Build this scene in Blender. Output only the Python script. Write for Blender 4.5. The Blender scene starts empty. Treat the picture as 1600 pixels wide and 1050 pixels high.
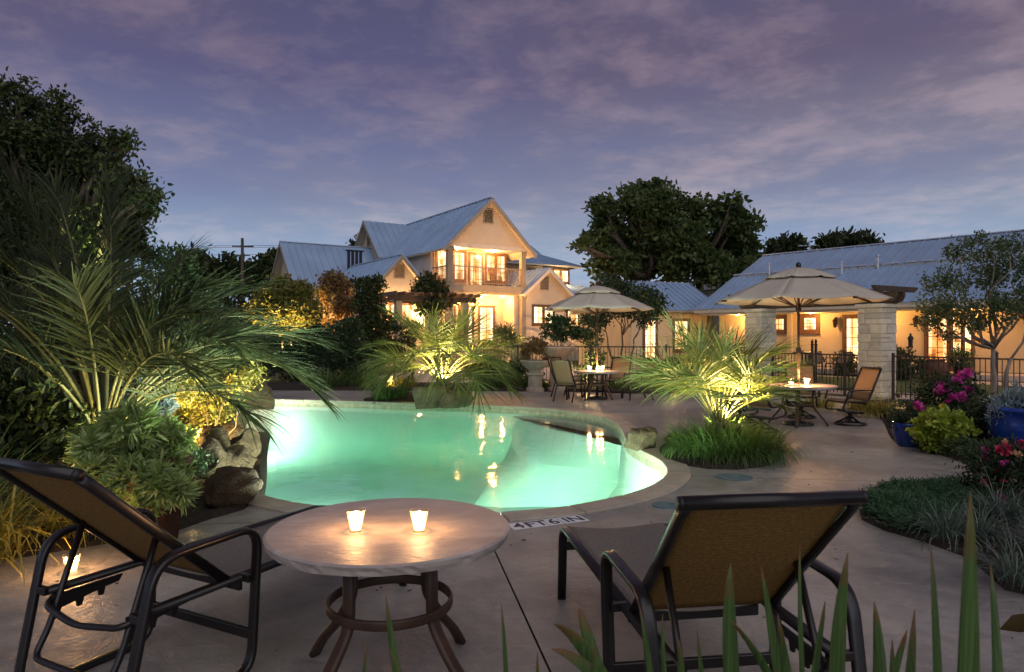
import bpy, bmesh, math, random
import numpy as np
from mathutils import Vector, Matrix, Euler

SC = bpy.context.scene
COL = SC.collection
R = math.radians
PI = math.pi
F = 1600 * 24 / 36.0          # focal length in photo pixels
CAMH = 1.6

# ---------------------------------------------------------------- camera
cam = bpy.data.cameras.new('camera')
cam.lens = 24; cam.sensor_width = 36; cam.clip_start = .05; cam.clip_end = 3000
cam.dof.use_dof = True; cam.dof.focus_distance = 7.0; cam.dof.aperture_fstop = 5.6
camo = bpy.data.objects.new('camera', cam); COL.objects.link(camo)
camo.location = (0, 0, CAMH); camo.rotation_euler = (R(90), 0, 0)
SC.camera = camo

# ---------------------------------------------------------------- world: dusk sky with cloud layer
W = bpy.data.worlds.new('World'); SC.world = W; W.use_nodes = True
nt = W.node_tree; nt.nodes.clear()
def N(t, **k):
    n = nt.nodes.new(t)
    for a, b in k.items(): setattr(n, a, b)
    return n
L = lambda a, b: nt.links.new(a, b)
def math_(op, a, b=None, clamp=False):
    n = N('ShaderNodeMath', operation=op, use_clamp=clamp)
    for i, v in enumerate((a, b)):
        if v is None: continue
        if isinstance(v, (int, float)): n.inputs[i].default_value = v
        else: L(v, n.inputs[i])
    return n.outputs[0]
def mix_(f, a, b, bt='MIX'):
    n = N('ShaderNodeMix', data_type='RGBA', blend_type=bt)
    if isinstance(f, (int, float)): n.inputs[0].default_value = f
    else: L(f, n.inputs[0])
    for i, v in ((6, a), (7, b)):
        if isinstance(v, tuple): n.inputs[i].default_value = v + (1,)
        else: L(v, n.inputs[i])
    return n.outputs[2]
def ramp_(f, stops, interp='LINEAR'):
    n = N('ShaderNodeValToRGB'); e = n.color_ramp.elements
    n.color_ramp.interpolation = interp
    while len(e) < len(stops): e.new(0.5)
    for i, (p, c) in enumerate(stops):
        e[i].position = p; e[i].color = c + (1,) if len(c) == 3 else c
    L(f, n.inputs[0]); return n.outputs[0]
tc = N('ShaderNodeTexCoord'); sx = N('ShaderNodeSeparateXYZ'); L(tc.outputs['Generated'], sx.inputs[0])
ZEN = sx.outputs['Z']
base = ramp_(math_('MAXIMUM', ZEN, 0.0), [(0.0, (.265, .400, .550)), (.09, (.228, .335, .500)), (.20, (.130, .160, .290)),
                                        (.34, (.074, .073, .165)), (.6, (.042, .040, .080)), (1.0, (.03, .03, .065))])
# cloud coordinates: direction projected on a flat layer overhead
den = math_('ADD', math_('MAXIMUM', ZEN, 0.0), .11)
cx = math_('DIVIDE', sx.outputs['X'], den); cy = math_('DIVIDE', sx.outputs['Y'], den)
cv = N('ShaderNodeCombineXYZ'); L(cx, cv.inputs[0]); L(cy, cv.inputs[1])
def cnoise(scale, detail, rough, off, stretch=(1, 1, 1), dist=0.0, rot=0):
    m = N('ShaderNodeMapping'); m.inputs['Location'].default_value = off; m.inputs['Scale'].default_value = stretch
    m.inputs['Rotation'].default_value = (0, 0, rot)
    L(cv.outputs[0], m.inputs[0])
    n = N('ShaderNodeTexNoise'); n.inputs['Scale'].default_value = scale; n.inputs['Detail'].default_value = detail
    n.inputs['Roughness'].default_value = rough; n.inputs['Distortion'].default_value = dist
    L(m.outputs[0], n.inputs['Vector']); return n.outputs[0]
big = cnoise(.42, 4, .5, (3.1, 1.7, 0), (1, 1.0, 1), .3)
mid = cnoise(1.15, 6, .58, (7.3, 2.2, 1), (1.0, 1.0, 1), .25, .25)
fine = cnoise(4.6, 5, .62, (1.3, 9.1, 2), (1.0, 1.1, 1), .2, .5)
cover = ramp_(math_('ADD', math_('MULTIPLY', big, .62), math_('MULTIPLY', mid, .38)), [(.39, (.08, .08, .08)), (.60, (1, 1, 1))])
cl_lo = (.215, .235, .315); cl_hi = (.128, .092, .128)
clcol = ramp_(math_('MAXIMUM', ZEN, 0.0), [(0.0, (.290, .410, .545)), (.12, (.245, .315, .425)), (.22, (.195, .190, .255)), (.36, (.122, .088, .126)), (1.0, (.085, .065, .09))])
tone = ramp_(math_('ADD', math_('MULTIPLY', mid, .6), math_('MULTIPLY', fine, .4)), [(.34, (.82, .81, .84)), (.50, (1.0, .98, .98)), (.64, (1.36, 1.28, 1.22))])
clcol = mix_(1.0, clcol, tone, 'MULTIPLY')
s1 = mix_(math_('MULTIPLY', cover, .92), base, clcol)
puff = ramp_(math_('ADD', math_('MULTIPLY', mid, .5), math_('MULTIPLY', fine, .5)), [(.47, (0, 0, 0)), (.60, (1, 1, 1))])
pf = math_('MULTIPLY', puff, math_('ADD', math_('MULTIPLY', cover, .35), .40))
s2 = mix_(math_('MULTIPLY', pf, .55), s1, mix_(.65, clcol, (.36, .27, .31)))
sky = N('ShaderNodeTexSky', sky_type='NISHITA'); sky.sun_disc = False
sky.sun_elevation = R(2.0); sky.sun_rotation = R(200); sky.air_density = 1.4; sky.dust_density = 1.0
nsk = mix_(1.0, sky.outputs[0], (.008, .008, .008), 'MULTIPLY')
tot = mix_(1.0, s2, nsk, 'ADD')
bg = N('ShaderNodeBackground'); L(tot, bg.inputs[0]); bg.inputs[1].default_value = 1.0
out = N('ShaderNodeOutputWorld'); L(bg.outputs[0], out.inputs[0])

# ---------------------------------------------------------------- afterglow (the sun just gone behind the camera)
sun = bpy.data.lights.new('sun', 'SUN'); sun.energy = .95; sun.angle = R(80); sun.color = (.97, .95, .95)
suno = bpy.data.objects.new('sun', sun); COL.objects.link(suno)
suno.rotation_euler = (R(48), 0, R(14))

# ---------------------------------------------------------------- render / exposure
SC.render.engine = 'CYCLES'
SC.view_settings.view_transform = 'Standard'; SC.view_settings.look = 'None'
SC.view_settings.exposure = 0.35; SC.view_settings.gamma = 1.0; SC.view_settings.use_curve_mapping = False
cy_ = SC.cycles
cy_.use_denoising = True; cy_.max_bounces = 7; cy_.diffuse_bounces = 3; cy_.glossy_bounces = 3
cy_.transmission_bounces = 4; cy_.transparent_max_bounces = 16; cy_.volume_bounces = 0
cy_.sample_clamp_indirect = 2.0; cy_.sample_clamp_direct = 0; cy_.caustics_reflective = False; cy_.caustics_refractive = False
cy_.use_adaptive_sampling = True; cy_.adaptive_threshold = .015

# ================================================================ helpers
def G(px, py, z=0.0):
    "point on the level z that the photo shows at pixel px, py"
    Y = (CAMH - z) * F / (py - 525); return Vector(((px - 800) / F * Y, Y, z))
def D(px, py, Y):
    "point at depth Y that the photo shows at pixel px, py"
    return Vector(((px - 800) / F * Y, Y, CAMH - (py - 525) / F * Y))

class MB:
    def __init__(s): s.v = []; s.f = []; s.m = []; s.mi = 0
    def add(s, vs, fs):
        b = len(s.v); s.v += [tuple(v) for v in vs]
        for f in fs: s.f.append([b + i for i in f]); s.m.append(s.mi)
        return s
    def box(s, c, d, M=None):
        c = Vector(c); h = Vector(d) / 2
        vs = [Vector((x * h.x, y * h.y, z * h.z)) for x in (-1, 1) for y in (-1, 1) for z in (-1, 1)]
        vs = [c + (M @ v if M else v) for v in vs]
        return s.add(vs, [(0, 1, 3, 2), (4, 6, 7, 5), (0, 4, 5, 1), (2, 3, 7, 6), (0, 2, 6, 4), (1, 5, 7, 3)])
    def bx(s, a, b):
        a = Vector(a); b = Vector(b); return s.box((a + b) / 2, b - a)
    def bar(s, p0, p1, w, h, up=(0, 0, 1)):
        p0 = Vector(p0); p1 = Vector(p1); d = p1 - p0; y = d.normalized(); u = Vector(up)
        if abs(y.dot(u)) > .98: u = Vector((0, 1, 0))
        x = y.cross(u).normalized(); z = x.cross(y)
        M = Matrix((x, y, z)).transposed()
        return s.box((p0 + p1) / 2, (w, d.length, h), M)
    def tube(s, pts, r, seg=8, closed=False, cap=True, prof=None, up=None):
        """sweep a round (r or list of radii) or flat profile prof=(w,h) along points"""
        P = [Vector(p) for p in pts]; n = len(P)
        rr = r if isinstance(r, (list, tuple)) else [r] * n
        T = []
        for i in range(n):
            a = P[(i - 1) % n] if (closed or i > 0) else P[i]
            b = P[(i + 1) % n] if (closed or i < n - 1) else P[i]
            T.append((b - a).normalized())
        u = Vector(up) if up else (Vector((0, 0, 1)) if abs(T[0].z) < .9 else Vector((1, 0, 0)))
        u = (u - T[0] * u.dot(T[0])).normalized()
        rings = []
        for i in range(n):
            if up is not None:
                q = Vector(up); q = q - T[i] * q.dot(T[i])
                if q.length > .05: u = q.normalized()
                else: u = (u - T[i] * u.dot(T[i])).normalized()
            else: u = (u - T[i] * u.dot(T[i])).normalized()
            w = T[i].cross(u)
            ring = []
            for k in range(seg):
                a = 2 * PI * (k + .5) / seg; c, sn = math.cos(a), math.sin(a)
                if prof:
                    e = .55
                    x = math.copysign(abs(c) ** e, c) * prof[0] / 2; y = math.copysign(abs(sn) ** e, sn) * prof[1] / 2
                else: x = c * rr[i]; y = sn * rr[i]
                ring.append(P[i] + w * x + u * y)
            rings.append(ring)
        vs = [v for r_ in rings for v in r_]; fs = []
        for i in range(n if closed else n - 1):
            j = (i + 1) % n
            for k in range(seg):
                l = (k + 1) % seg
                fs.append((i * seg + k, i * seg + l, j * seg + l, j * seg + k))
        if cap and not closed:
            fs.append(tuple(range(seg))[::-1]); fs.append(tuple((n - 1) * seg + k for k in range(seg)))
        return s.add(vs, fs)
    def lathe(s, prof, seg=24, c=(0, 0, 0), wob=None):
        c = Vector(c); vs = []; fs = []
        for j, (r, z) in enumerate(prof):
            for k in range(seg):
                a = 2 * PI * k / seg
                q = r * (1 + (wob(j, k) if wob else 0))
                vs.append(c + Vector((q * math.cos(a), q * math.sin(a), z)))
        n = len(prof)
        for j in range(n - 1):
            for k in range(seg):
                l = (k + 1) % seg
                fs.append((j * seg + k, j * seg + l, (j + 1) * seg + l, (j + 1) * seg + k))
        if prof[0][0] > 1e-4: fs.append(tuple(range(seg))[::-1])
        if prof[-1][0] > 1e-4: fs.append(tuple((n - 1) * seg + k for k in range(seg)))
        return s.add(vs, fs)
    def prism(s, poly, z0, z1):
        n = len(poly)
        vs = [(p[0], p[1], z0) for p in poly] + [(p[0], p[1], z1) for p in poly]
        fs = [tuple(range(n))[::-1], tuple(range(n, 2 * n))] + [(i, (i + 1) % n, n + (i + 1) % n, n + i) for i in range(n)]
        return s.add(vs, fs)
    def extr(s, poly3, d):
        "extrude a planar 3-D polygon by vector d"
        d = Vector(d); n = len(poly3); P = [Vector(p) for p in poly3]
        return s.add(P + [p + d for p in P], [tuple(range(n))[::-1], tuple(range(n, 2 * n))] + [(i, (i + 1) % n, n + (i + 1) % n, n + i) for i in range(n)])
    def quad(s, a, b, c, d): return s.add([a, b, c, d], [(0, 1, 2, 3)])
    def mesh(s, name, mats, smooth=False, off=None):
        me = bpy.data.meshes.new(name)
        vs = s.v if off is None else [tuple(Vector(v) - off) for v in s.v]
        me.from_pydata(vs, [], s.f)
        for m in (mats if isinstance(mats, (list, tuple)) else [mats]): me.materials.append(m)
        if any(s.m): me.polygons.foreach_set('material_index', s.m)
        b = bmesh.new(); b.from_mesh(me); bmesh.ops.recalc_face_normals(b, faces=b.faces); b.to_mesh(me); b.free()
        if smooth: me.polygons.foreach_set('use_smooth', [True] * len(me.polygons))
        me.update(); return me
    def build(s, name, mats, parent=None, smooth=False, bevel=0, off=None, loc=None, rot=None, seg=2):
        o = put(name, s.mesh(name, mats, smooth, off), parent, loc, rot)
        if bevel:
            m = o.modifiers.new('bevel', 'BEVEL'); m.width = bevel; m.segments = seg; m.limit_method = 'ANGLE'
        return o
def put(name, me, parent=None, loc=None, rot=None):
    o = bpy.data.objects.new(name, me); COL.objects.link(o)
    if parent: o.parent = parent
    if loc is not None: o.location = loc
    if rot is not None: o.rotation_euler = rot
    return o
def tag(o, label=None, cat=None, group=None, kind=None):
    if label: o['label'] = label
    if cat: o['category'] = cat
    if group: o['group'] = group
    if kind: o['kind'] = kind
    return o
def thing(name, label, cat, loc=(0, 0, 0), rz=0, group=None):
    o = bpy.data.objects.new(name, None); COL.objects.link(o); o.empty_display_size = .1
    o.location = loc; o.rotation_euler = (0, 0, rz)
    return tag(o, label, cat, group)
def struct(o): o['kind'] = 'structure'; return o
def copytree(o, label=None, loc=None, rz=None, parent=None):
    c = o.copy(); COL.objects.link(c)
    if parent is not None: c.parent = parent
    if label: c['label'] = label
    if loc is not None: c.location = loc
    if rz is not None: c.rotation_euler = (0, 0, rz)
    for ch in list(o.children): copytree(ch, parent=c)
    return c
def arc(c, r, a0, a1, n, ax=(1, 0, 0), ay=(0, 0, 1)):
    c = Vector(c); ax = Vector(ax); ay = Vector(ay)
    return [c + ax * r * math.cos(a0 + (a1 - a0) * i / n) + ay * r * math.sin(a0 + (a1 - a0) * i / n) for i in range(n + 1)]
def rounded(pts, r, n=5, closed=False):
    "polyline with its corners rounded"
    P = [Vector(p) for p in pts]; out_ = []; m = len(P)
    for i in range(m):
        if not closed and i in (0, m - 1): out_.append(P[i]); continue
        a, b, c = P[(i - 1) % m], P[i], P[(i + 1) % m]
        ra = min(r, (a - b).length * .48, (c - b).length * .48)
        p0 = b + (a - b).normalized() * ra; p1 = b + (c - b).normalized() * ra
        for k in range(n + 1):
            t = k / n; out_.append(p0 * (1 - t) ** 2 + b * 2 * t * (1 - t) + p1 * t * t)
    return out_
def spline(pts, n=8, closed=True):
    P = [Vector(p) for p in pts]; m = len(P); out_ = []
    for i in range(m if closed else m - 1):
        g = lambda k: P[k % m] if closed else P[max(0, min(m - 1, k))]
        a, b, c, d = g(i - 1), g(i), g(i + 1), g(i + 2)
        for k in range(n):
            t = k / n
            out_.append(.5 * ((2 * b) + (c - a) * t + (2 * a - 5 * b + 4 * c - d) * t * t + (3 * b - a - 3 * c + d) * t ** 3))
    if not closed: out_.append(P[-1])
    return out_
def resample(P, step, closed=True):
    Q = list(P) + ([P[0]] if closed else []); ls = [0]
    for a, b in zip(Q, Q[1:]): ls.append(ls[-1] + (b - a).length)
    n = max(3, round(ls[-1] / step)); out_ = []; j = 0
    for i in range(n if closed else n + 1):
        t = ls[-1] * i / n
        while j < len(ls) - 2 and ls[j + 1] < t: j += 1
        k = (t - ls[j]) / max(1e-9, ls[j + 1] - ls[j]); out_.append(Q[j].lerp(Q[j + 1], k))
    return out_
def offset(P, d):
    n = len(P); out_ = []; area = sum(P[i].x * P[(i + 1) % n].y - P[(i + 1) % n].x * P[i].y for i in range(n))
    sg = 1 if area > 0 else -1
    for i in range(n):
        t = (P[(i + 1) % n] - P[i - 1]).normalized(); out_.append(P[i] + Vector((t.y, -t.x, 0)) * d * sg)
    return out_

# ---------------------------------------------------------------- materials
def newmat(name):
    m = bpy.data.materials.new(name); m.use_nodes = True
    t = m.node_tree; t.nodes.clear(); return m, t
def mat(name, c, rough=.6, var=.18, scale=6, bump=.15, bscale=40, metal=0.0, c2=None, spec=.4, coord='Object', stretch=(1, 1, 1), detail=5, bd=.01, sheen=0, alpha=None):
    m, t = newmat(name); n = t.nodes; l = t.links
    p = n.new('ShaderNodeBsdfPrincipled'); o = n.new('ShaderNodeOutputMaterial'); l.new(p.outputs[0], o.inputs[0])
    tcn = n.new('ShaderNodeTexCoord'); mp = n.new('ShaderNodeMapping'); mp.inputs['Scale'].default_value = stretch
    l.new(tcn.outputs[coord], mp.inputs[0])
    nz = n.new('ShaderNodeTexNoise'); nz.inputs['Scale'].default_value = scale; nz.inputs['Detail'].default_value = detail
    l.new(mp.outputs[0], nz.inputs['Vector'])
    r = n.new('ShaderNodeValToRGB'); e = r.color_ramp.elements
    a = tuple(x * (1 - var) for x in c); b = c2 or tuple(min(1, x * (1 + var)) for x in c)
    e[0].position = .3; e[0].color = a + (1,); e[1].position = .7; e[1].color = b + (1,)
    l.new(nz.outputs[0], r.inputs[0]); l.new(r.outputs[0], p.inputs['Base Color'])
    p.inputs['Roughness'].default_value = rough; p.inputs['Metallic'].default_value = metal
    p.inputs['Specular IOR Level'].default_value = spec
    if bump:
        bz = n.new('ShaderNodeTexNoise'); bz.inputs['Scale'].default_value = bscale; bz.inputs['Detail'].default_value = 6
        l.new(mp.outputs[0], bz.inputs['Vector'])
        bp = n.new('ShaderNodeBump'); bp.inputs['Strength'].default_value = bump; bp.inputs['Distance'].default_value = bd
        l.new(bz.outputs[0], bp.inputs['Height']); l.new(bp.outputs[0], p.inputs['Normal'])
    return m
def leafmat(name, cols, rough=.45, trans=.3, spec=.35):
    "foliage: each leaf (mesh island) picks its own shade"
    m, t = newmat(name); n = t.nodes; l = t.links
    p = n.new('ShaderNodeBsdfPrincipled'); tr = n.new('ShaderNodeBsdfTranslucent'); mx = n.new('ShaderNodeMixShader'); o = n.new('ShaderNodeOutputMaterial')
    g = n.new('ShaderNodeNewGeometry'); r = n.new('ShaderNodeValToRGB'); e = r.color_ramp.elements
    while len(e) < len(cols): e.new(.5)
    for i, c in enumerate(cols): e[i].position = i / max(1, len(cols) - 1); e[i].color = tuple(c) + (1,)
    l.new(g.outputs['Random Per Island'], r.inputs[0]); l.new(r.outputs[0], p.inputs['Base Color'])
    p.inputs['Roughness'].default_value = rough; p.inputs['Specular IOR Level'].default_value = spec
    hs = n.new('ShaderNodeHueSaturation'); hs.inputs['Value'].default_value = 1.3; hs.inputs['Saturation'].default_value = 1.1
    l.new(r.outputs[0], hs.inputs['Color']); l.new(hs.outputs[0], tr.inputs[0])
    mx.inputs[0].default_value = trans; l.new(p.outputs[0], mx.inputs[1]); l.new(tr.outputs[0], mx.inputs[2]); l.new(mx.outputs[0], o.inputs[0])
    return m
def emit(name, c, s):
    m, t = newmat(name); n = t.nodes
    e = n.new('ShaderNodeEmission'); o = n.new('ShaderNodeOutputMaterial'); t.links.new(e.outputs[0], o.inputs[0])
    e.inputs[0].default_value = tuple(c) + (1,); e.inputs[1].default_value = s; return m
def panemat(name, cols, s, scale=1.3):
    "a lit room seen through glass: pale curtains at the sides, darker furniture low down, lamp glow, a glossy skin"
    m, t = newmat(name); n = t.nodes; l = t.links
    def mth(op, a, b=None, c=None):
        q = n.new('ShaderNodeMath'); q.operation = op
        for i, v in enumerate((a, b, c)):
            if v is None: continue
            if isinstance(v, (int, float)): q.inputs[i].default_value = v
            else: l.new(v, q.inputs[i])
        return q.outputs[0]
    e = n.new('ShaderNodeEmission'); gl = n.new('ShaderNodeBsdfGlossy'); gl.inputs['Roughness'].default_value = .05
    mx = n.new('ShaderNodeMixShader'); mx.inputs[0].default_value = .06; o = n.new('ShaderNodeOutputMaterial')
    tcn = n.new('ShaderNodeTexCoord'); oi = n.new('ShaderNodeObjectInfo'); sp = n.new('ShaderNodeSeparateXYZ'); l.new(tcn.outputs['Generated'], sp.inputs[0])
    ad = n.new('ShaderNodeVectorMath'); ad.operation = 'ADD'
    sc_ = n.new('ShaderNodeVectorMath'); sc_.operation = 'SCALE'; sc_.inputs[3].default_value = 37.0
    l.new(oi.outputs['Location'], sc_.inputs[0]); l.new(tcn.outputs['Object'], ad.inputs[0]); l.new(sc_.outputs[0], ad.inputs[1])
    nz = n.new('ShaderNodeTexNoise'); nz.inputs['Scale'].default_value = scale; nz.inputs['Detail'].default_value = 3; l.new(ad.outputs[0], nz.inputs['Vector'])
    vo = n.new('ShaderNodeTexVoronoi'); vo.distance = 'CHEBYCHEV'; vo.inputs['Scale'].default_value = scale * 2.4; l.new(ad.outputs[0], vo.inputs['Vector'])
    wv = n.new('ShaderNodeTexWave'); wv.bands_direction = 'X'; wv.inputs['Scale'].default_value = 5; wv.inputs['Distortion'].default_value = 1.5; l.new(ad.outputs[0], wv.inputs['Vector'])
    sp2 = n.new('ShaderNodeSeparateColor'); l.new(vo.outputs['Color'], sp2.inputs[0])
    side = mth('MULTIPLY', mth('ABSOLUTE', mth('SUBTRACT', sp.outputs[0], .5)), 2.0)
    cur = mth('MULTIPLY', mth('GREATER_THAN', side, .55), mth('MULTIPLY_ADD', wv.outputs['Fac'], .25, .15))
    low = mth('MULTIPLY', mth('LESS_THAN', sp.outputs[2], mth('MULTIPLY_ADD', nz.outputs[0], .4, .15)), mth('MULTIPLY', sp2.outputs[0], -.30))
    v = mth('ADD', mth('ADD', mth('MULTIPLY', nz.outputs[0], .75), mth('MULTIPLY', sp2.outputs[1], .28)), mth('ADD', cur, low))
    r = n.new('ShaderNodeValToRGB'); el = r.color_ramp.elements
    while len(el) < len(cols): el.new(.5)
    for i, c in enumerate(cols): el[i].position = .28 + .50 * i / (len(cols) - 1); el[i].color = tuple(c) + (1,)
    l.new(v, r.inputs[0]); l.new(r.outputs[0], e.inputs[0]); e.inputs[1].default_value = s
    l.new(e.outputs[0], mx.inputs[1]); l.new(gl.outputs[0], mx.inputs[2]); l.new(mx.outputs[0], o.inputs[0]); return m
def glassmat(name, tint=(1, 1, 1), gl=.12):
    m, t = newmat(name); n = t.nodes; l = t.links
    a = n.new('ShaderNodeBsdfTransparent'); a.inputs[0].default_value = tuple(tint) + (1,)
    b = n.new('ShaderNodeBsdfGlossy'); b.inputs['Roughness'].default_value = .03
    f = n.new('ShaderNodeLayerWeight'); f.inputs[0].default_value = gl
    mx = n.new('ShaderNodeMixShader'); o = n.new('ShaderNodeOutputMaterial')
    tl = n.new('ShaderNodeBsdfTranslucent'); tl.inputs[0].default_value = (1, .9, .75, 1); m0 = n.new('ShaderNodeMixShader'); m0.inputs[0].default_value = .07
    l.new(a.outputs[0], m0.inputs[1]); l.new(tl.outputs[0], m0.inputs[2])
    l.new(f.outputs['Fresnel'], mx.inputs[0]); l.new(m0.outputs[0], mx.inputs[1]); l.new(b.outputs[0], mx.inputs[2]); l.new(mx.outputs[0], o.inputs[0]); return m
def stonemat(name, c, c2, scale, bump, rough=.6, vor=3.0, stretch=(1, 1, 1), spec=.4, rnd=0.0, bd=.02):
    "stamped concrete / split stone: two-tone noise, cracks from voronoi edges, slaty relief"
    m, t = newmat(name); n = t.nodes; l = t.links
    p = n.new('ShaderNodeBsdfPrincipled'); o = n.new('ShaderNodeOutputMaterial'); l.new(p.outputs[0], o.inputs[0])
    tcn = n.new('ShaderNodeTexCoord'); mp = n.new('ShaderNodeMapping'); mp.inputs['Scale'].default_value = stretch; l.new(tcn.outputs['Object'], mp.inputs[0])
    def nz(s, d=6, r_=.6, dist=.4):
        q = n.new('ShaderNodeTexNoise'); q.inputs['Scale'].default_value = s; q.inputs['Detail'].default_value = d; q.inputs['Roughness'].default_value = r_; q.inputs['Distortion'].default_value = dist
        l.new(mp.outputs[0], q.inputs['Vector']); return q.outputs[0]
    def mth(op, a, b):
        q = n.new('ShaderNodeMath'); q.operation = op
        for i, v in enumerate((a, b)):
            if isinstance(v, (int, float)): q.inputs[i].default_value = v
            else: l.new(v, q.inputs[i])
        return q.outputs[0]
    a = nz(scale); b = nz(scale * 5)
    s = mth('ADD', mth('MULTIPLY', a, .65), mth('MULTIPLY', b, .35))
    r = n.new('ShaderNodeValToRGB'); e = r.color_ramp.elements
    e[0].position = .36; e[0].color = tuple(c) + (1,); e[1].position = .64; e[1].color = tuple(c2) + (1,)
    l.new(s, r.inputs[0]); colo = r.outputs[0]
    if rnd:
        oi = n.new('ShaderNodeObjectInfo'); hs = n.new('ShaderNodeHueSaturation')
        l.new(mth('ADD', mth('MULTIPLY', oi.outputs['Random'], rnd), 1 - rnd / 2), hs.inputs['Value'])
        l.new(mth('ADD', mth('MULTIPLY', oi.outputs['Random'], rnd), 1 - rnd / 2), hs.inputs['Saturation'])
        l.new(colo, hs.inputs['Color']); colo = hs.outputs[0]
    l.new(colo, p.inputs['Base Color'])
    rr = n.new('ShaderNodeMapRange'); rr.inputs[3].default_value = rough - .12; rr.inputs[4].default_value = rough + .15; l.new(b, rr.inputs[0]); l.new(rr.outputs[0], p.inputs['Roughness'])
    p.inputs['Specular IOR Level'].default_value = spec
    vo = n.new('ShaderNodeTexVoronoi'); vo.feature = 'DISTANCE_TO_EDGE'; vo.inputs['Scale'].default_value = vor
    wv = n.new('ShaderNodeMixRGB') if False else None
    dn = n.new('ShaderNodeTexNoise'); dn.inputs['Scale'].default_value = vor * 1.3; l.new(mp.outputs[0], dn.inputs['Vector'])
    va = n.new('ShaderNodeVectorMath'); va.operation = 'MULTIPLY_ADD'; l.new(dn.outputs['Color'], va.inputs[0]); va.inputs[1].default_value = (.35, .35, .35); l.new(mp.outputs[0], va.inputs[2])
    l.new(va.outputs[0], vo.inputs['Vector'])
    ck = n.new('ShaderNodeMapRange'); ck.inputs[2].default_value = .03; l.new(vo.outputs['Distance'], ck.inputs[0])
    h = mth('ADD', mth('MULTIPLY', ck.outputs[0], .12), mth('ADD', mth('MULTIPLY', nz(scale * 9, 8, .65, .8), .6), mth('MULTIPLY', a, .7)))
    bp = n.new('ShaderNodeBump'); bp.inputs['Strength'].default_value = bump; bp.inputs['Distance'].default_value = bd
    l.new(h, bp.inputs['Height']); l.new(bp.outputs[0], p.inputs['Normal'])
    return m
def sidingmat(name, c, pitch=.16, rough=.6):
    "painted lap siding: courses too fine to pick apart at this distance"
    m, t = newmat(name); n = t.nodes; l = t.links
    p = n.new('ShaderNodeBsdfPrincipled'); o = n.new('ShaderNodeOutputMaterial'); l.new(p.outputs[0], o.inputs[0])
    tcn = n.new('ShaderNodeTexCoord'); sx_ = n.new('ShaderNodeSeparateXYZ'); l.new(tcn.outputs['Object'], sx_.inputs[0])
    d = n.new('ShaderNodeMath'); d.operation = 'DIVIDE'; l.new(sx_.outputs[2], d.inputs[0]); d.inputs[1].default_value = pitch
    f = n.new('ShaderNodeMath'); f.operation = 'FRACT'; l.new(d.outputs[0], f.inputs[0])
    inv = n.new('ShaderNodeMath'); inv.operation = 'SUBTRACT'; inv.inputs[0].default_value = 1; l.new(f.outputs[0], inv.inputs[1])
    nz = n.new('ShaderNodeTexNoise'); nz.inputs['Scale'].default_value = 1.5; nz.inputs['Detail'].default_value = 4; l.new(tcn.outputs['Object'], nz.inputs['Vector'])
    r = n.new('ShaderNodeValToRGB'); e = r.color_ramp.elements; e[0].position = .3; e[1].position = .7
    e[0].color = tuple(x * .88 for x in c) + (1,); e[1].color = tuple(x * 1.05 for x in c) + (1,)
    l.new(nz.outputs[0], r.inputs[0]); l.new(r.outputs[0], p.inputs['Base Color']); p.inputs['Roughness'].default_value = rough
    bp = n.new('ShaderNodeBump'); bp.inputs['Strength'].default_value = .8; bp.inputs['Distance'].default_value = .03
    l.new(inv.outputs[0], bp.inputs['Height']); l.new(bp.outputs[0], p.inputs['Normal']); return m

M = {}
M['deck'] = stonemat('stamped_concrete', (.185, .170, .155), (.41, .375, .335), .8, 1.0, rough=.46, vor=.6, spec=.5, bd=.04)
M['coping'] = stonemat('coping_stone', (.34, .285, .215), (.50, .435, .34), 2.5, .6, rough=.6, vor=5, rnd=.25)
M['tabletop'] = stonemat('cast_stone_top', (.33, .275, .245), (.52, .45, .41), 3.0, 1.0, rough=.46, vor=2.2, stretch=(.7, 1.8, 1), spec=.45, bd=.012)
M['limestone'] = stonemat('limestone_block', (.44, .40, .33), (.66, .62, .54), 4, .6, rough=.75, vor=6, rnd=.35)
M['mortar'] = mat('mortar', (.42, .39, .34), .9, bump=.4, bscale=60)
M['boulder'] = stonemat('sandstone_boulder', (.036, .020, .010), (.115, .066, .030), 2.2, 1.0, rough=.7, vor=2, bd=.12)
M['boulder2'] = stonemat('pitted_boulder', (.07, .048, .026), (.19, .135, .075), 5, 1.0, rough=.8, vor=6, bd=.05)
M['soil'] = mat('mulch_soil', (.035, .025, .018), .95, .5, 20, .9, 60, bd=.03)
M['chips'] = leafmat('mulch_chips', [(.03, .022, .018), (.075, .055, .045), (.14, .11, .10)], .9, 0)
M['grassland'] = mat('rough_turf', (.035, .055, .022), .9, .4, 3, .5, 80)
M['lawn'] = mat('mown_lawn', (.055, .095, .03), .9, .3, 12, .8, 150, bd=.02)
M['paving'] = mat('pale_paving', (.46, .38, .33), .75, .12, 1.5, .2, 30)
M['plaster'] = mat('pool_plaster', (.74, .80, .74), .7, .06, 1.2, .1, 20)
M['shelf'] = mat('shaded_plaster', (.58, .64, .46), .7, .12, 2, .1, 20)  # basin plaster toned darker and greener: the unlit ledge's shade is in the colour
M['poolstep'] = M['shelf']
M['tile'] = mat('waterline_tile', (.50, .44, .32), .5, .3, 9, .3, 30)
M['metal'] = mat('bronze_frame', (.011, .0075, .0065), .32, .25, 6, .05, 60, spec=.5)
M['black'] = mat('black_iron', (.012, .011, .011), .45, .2, 6, .1, 60)
M['fence'] = mat('brown_iron', (.040, .026, .020), .5, .2, 6, .1, 60)
M['rust'] = mat('bronze_leg', (.055, .028, .016), .45, .35, 8, .1, 60)
M['cream'] = mat('canvas_canopy', (.50, .44, .36), .85, .06, 3, .1, 200)
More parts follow.
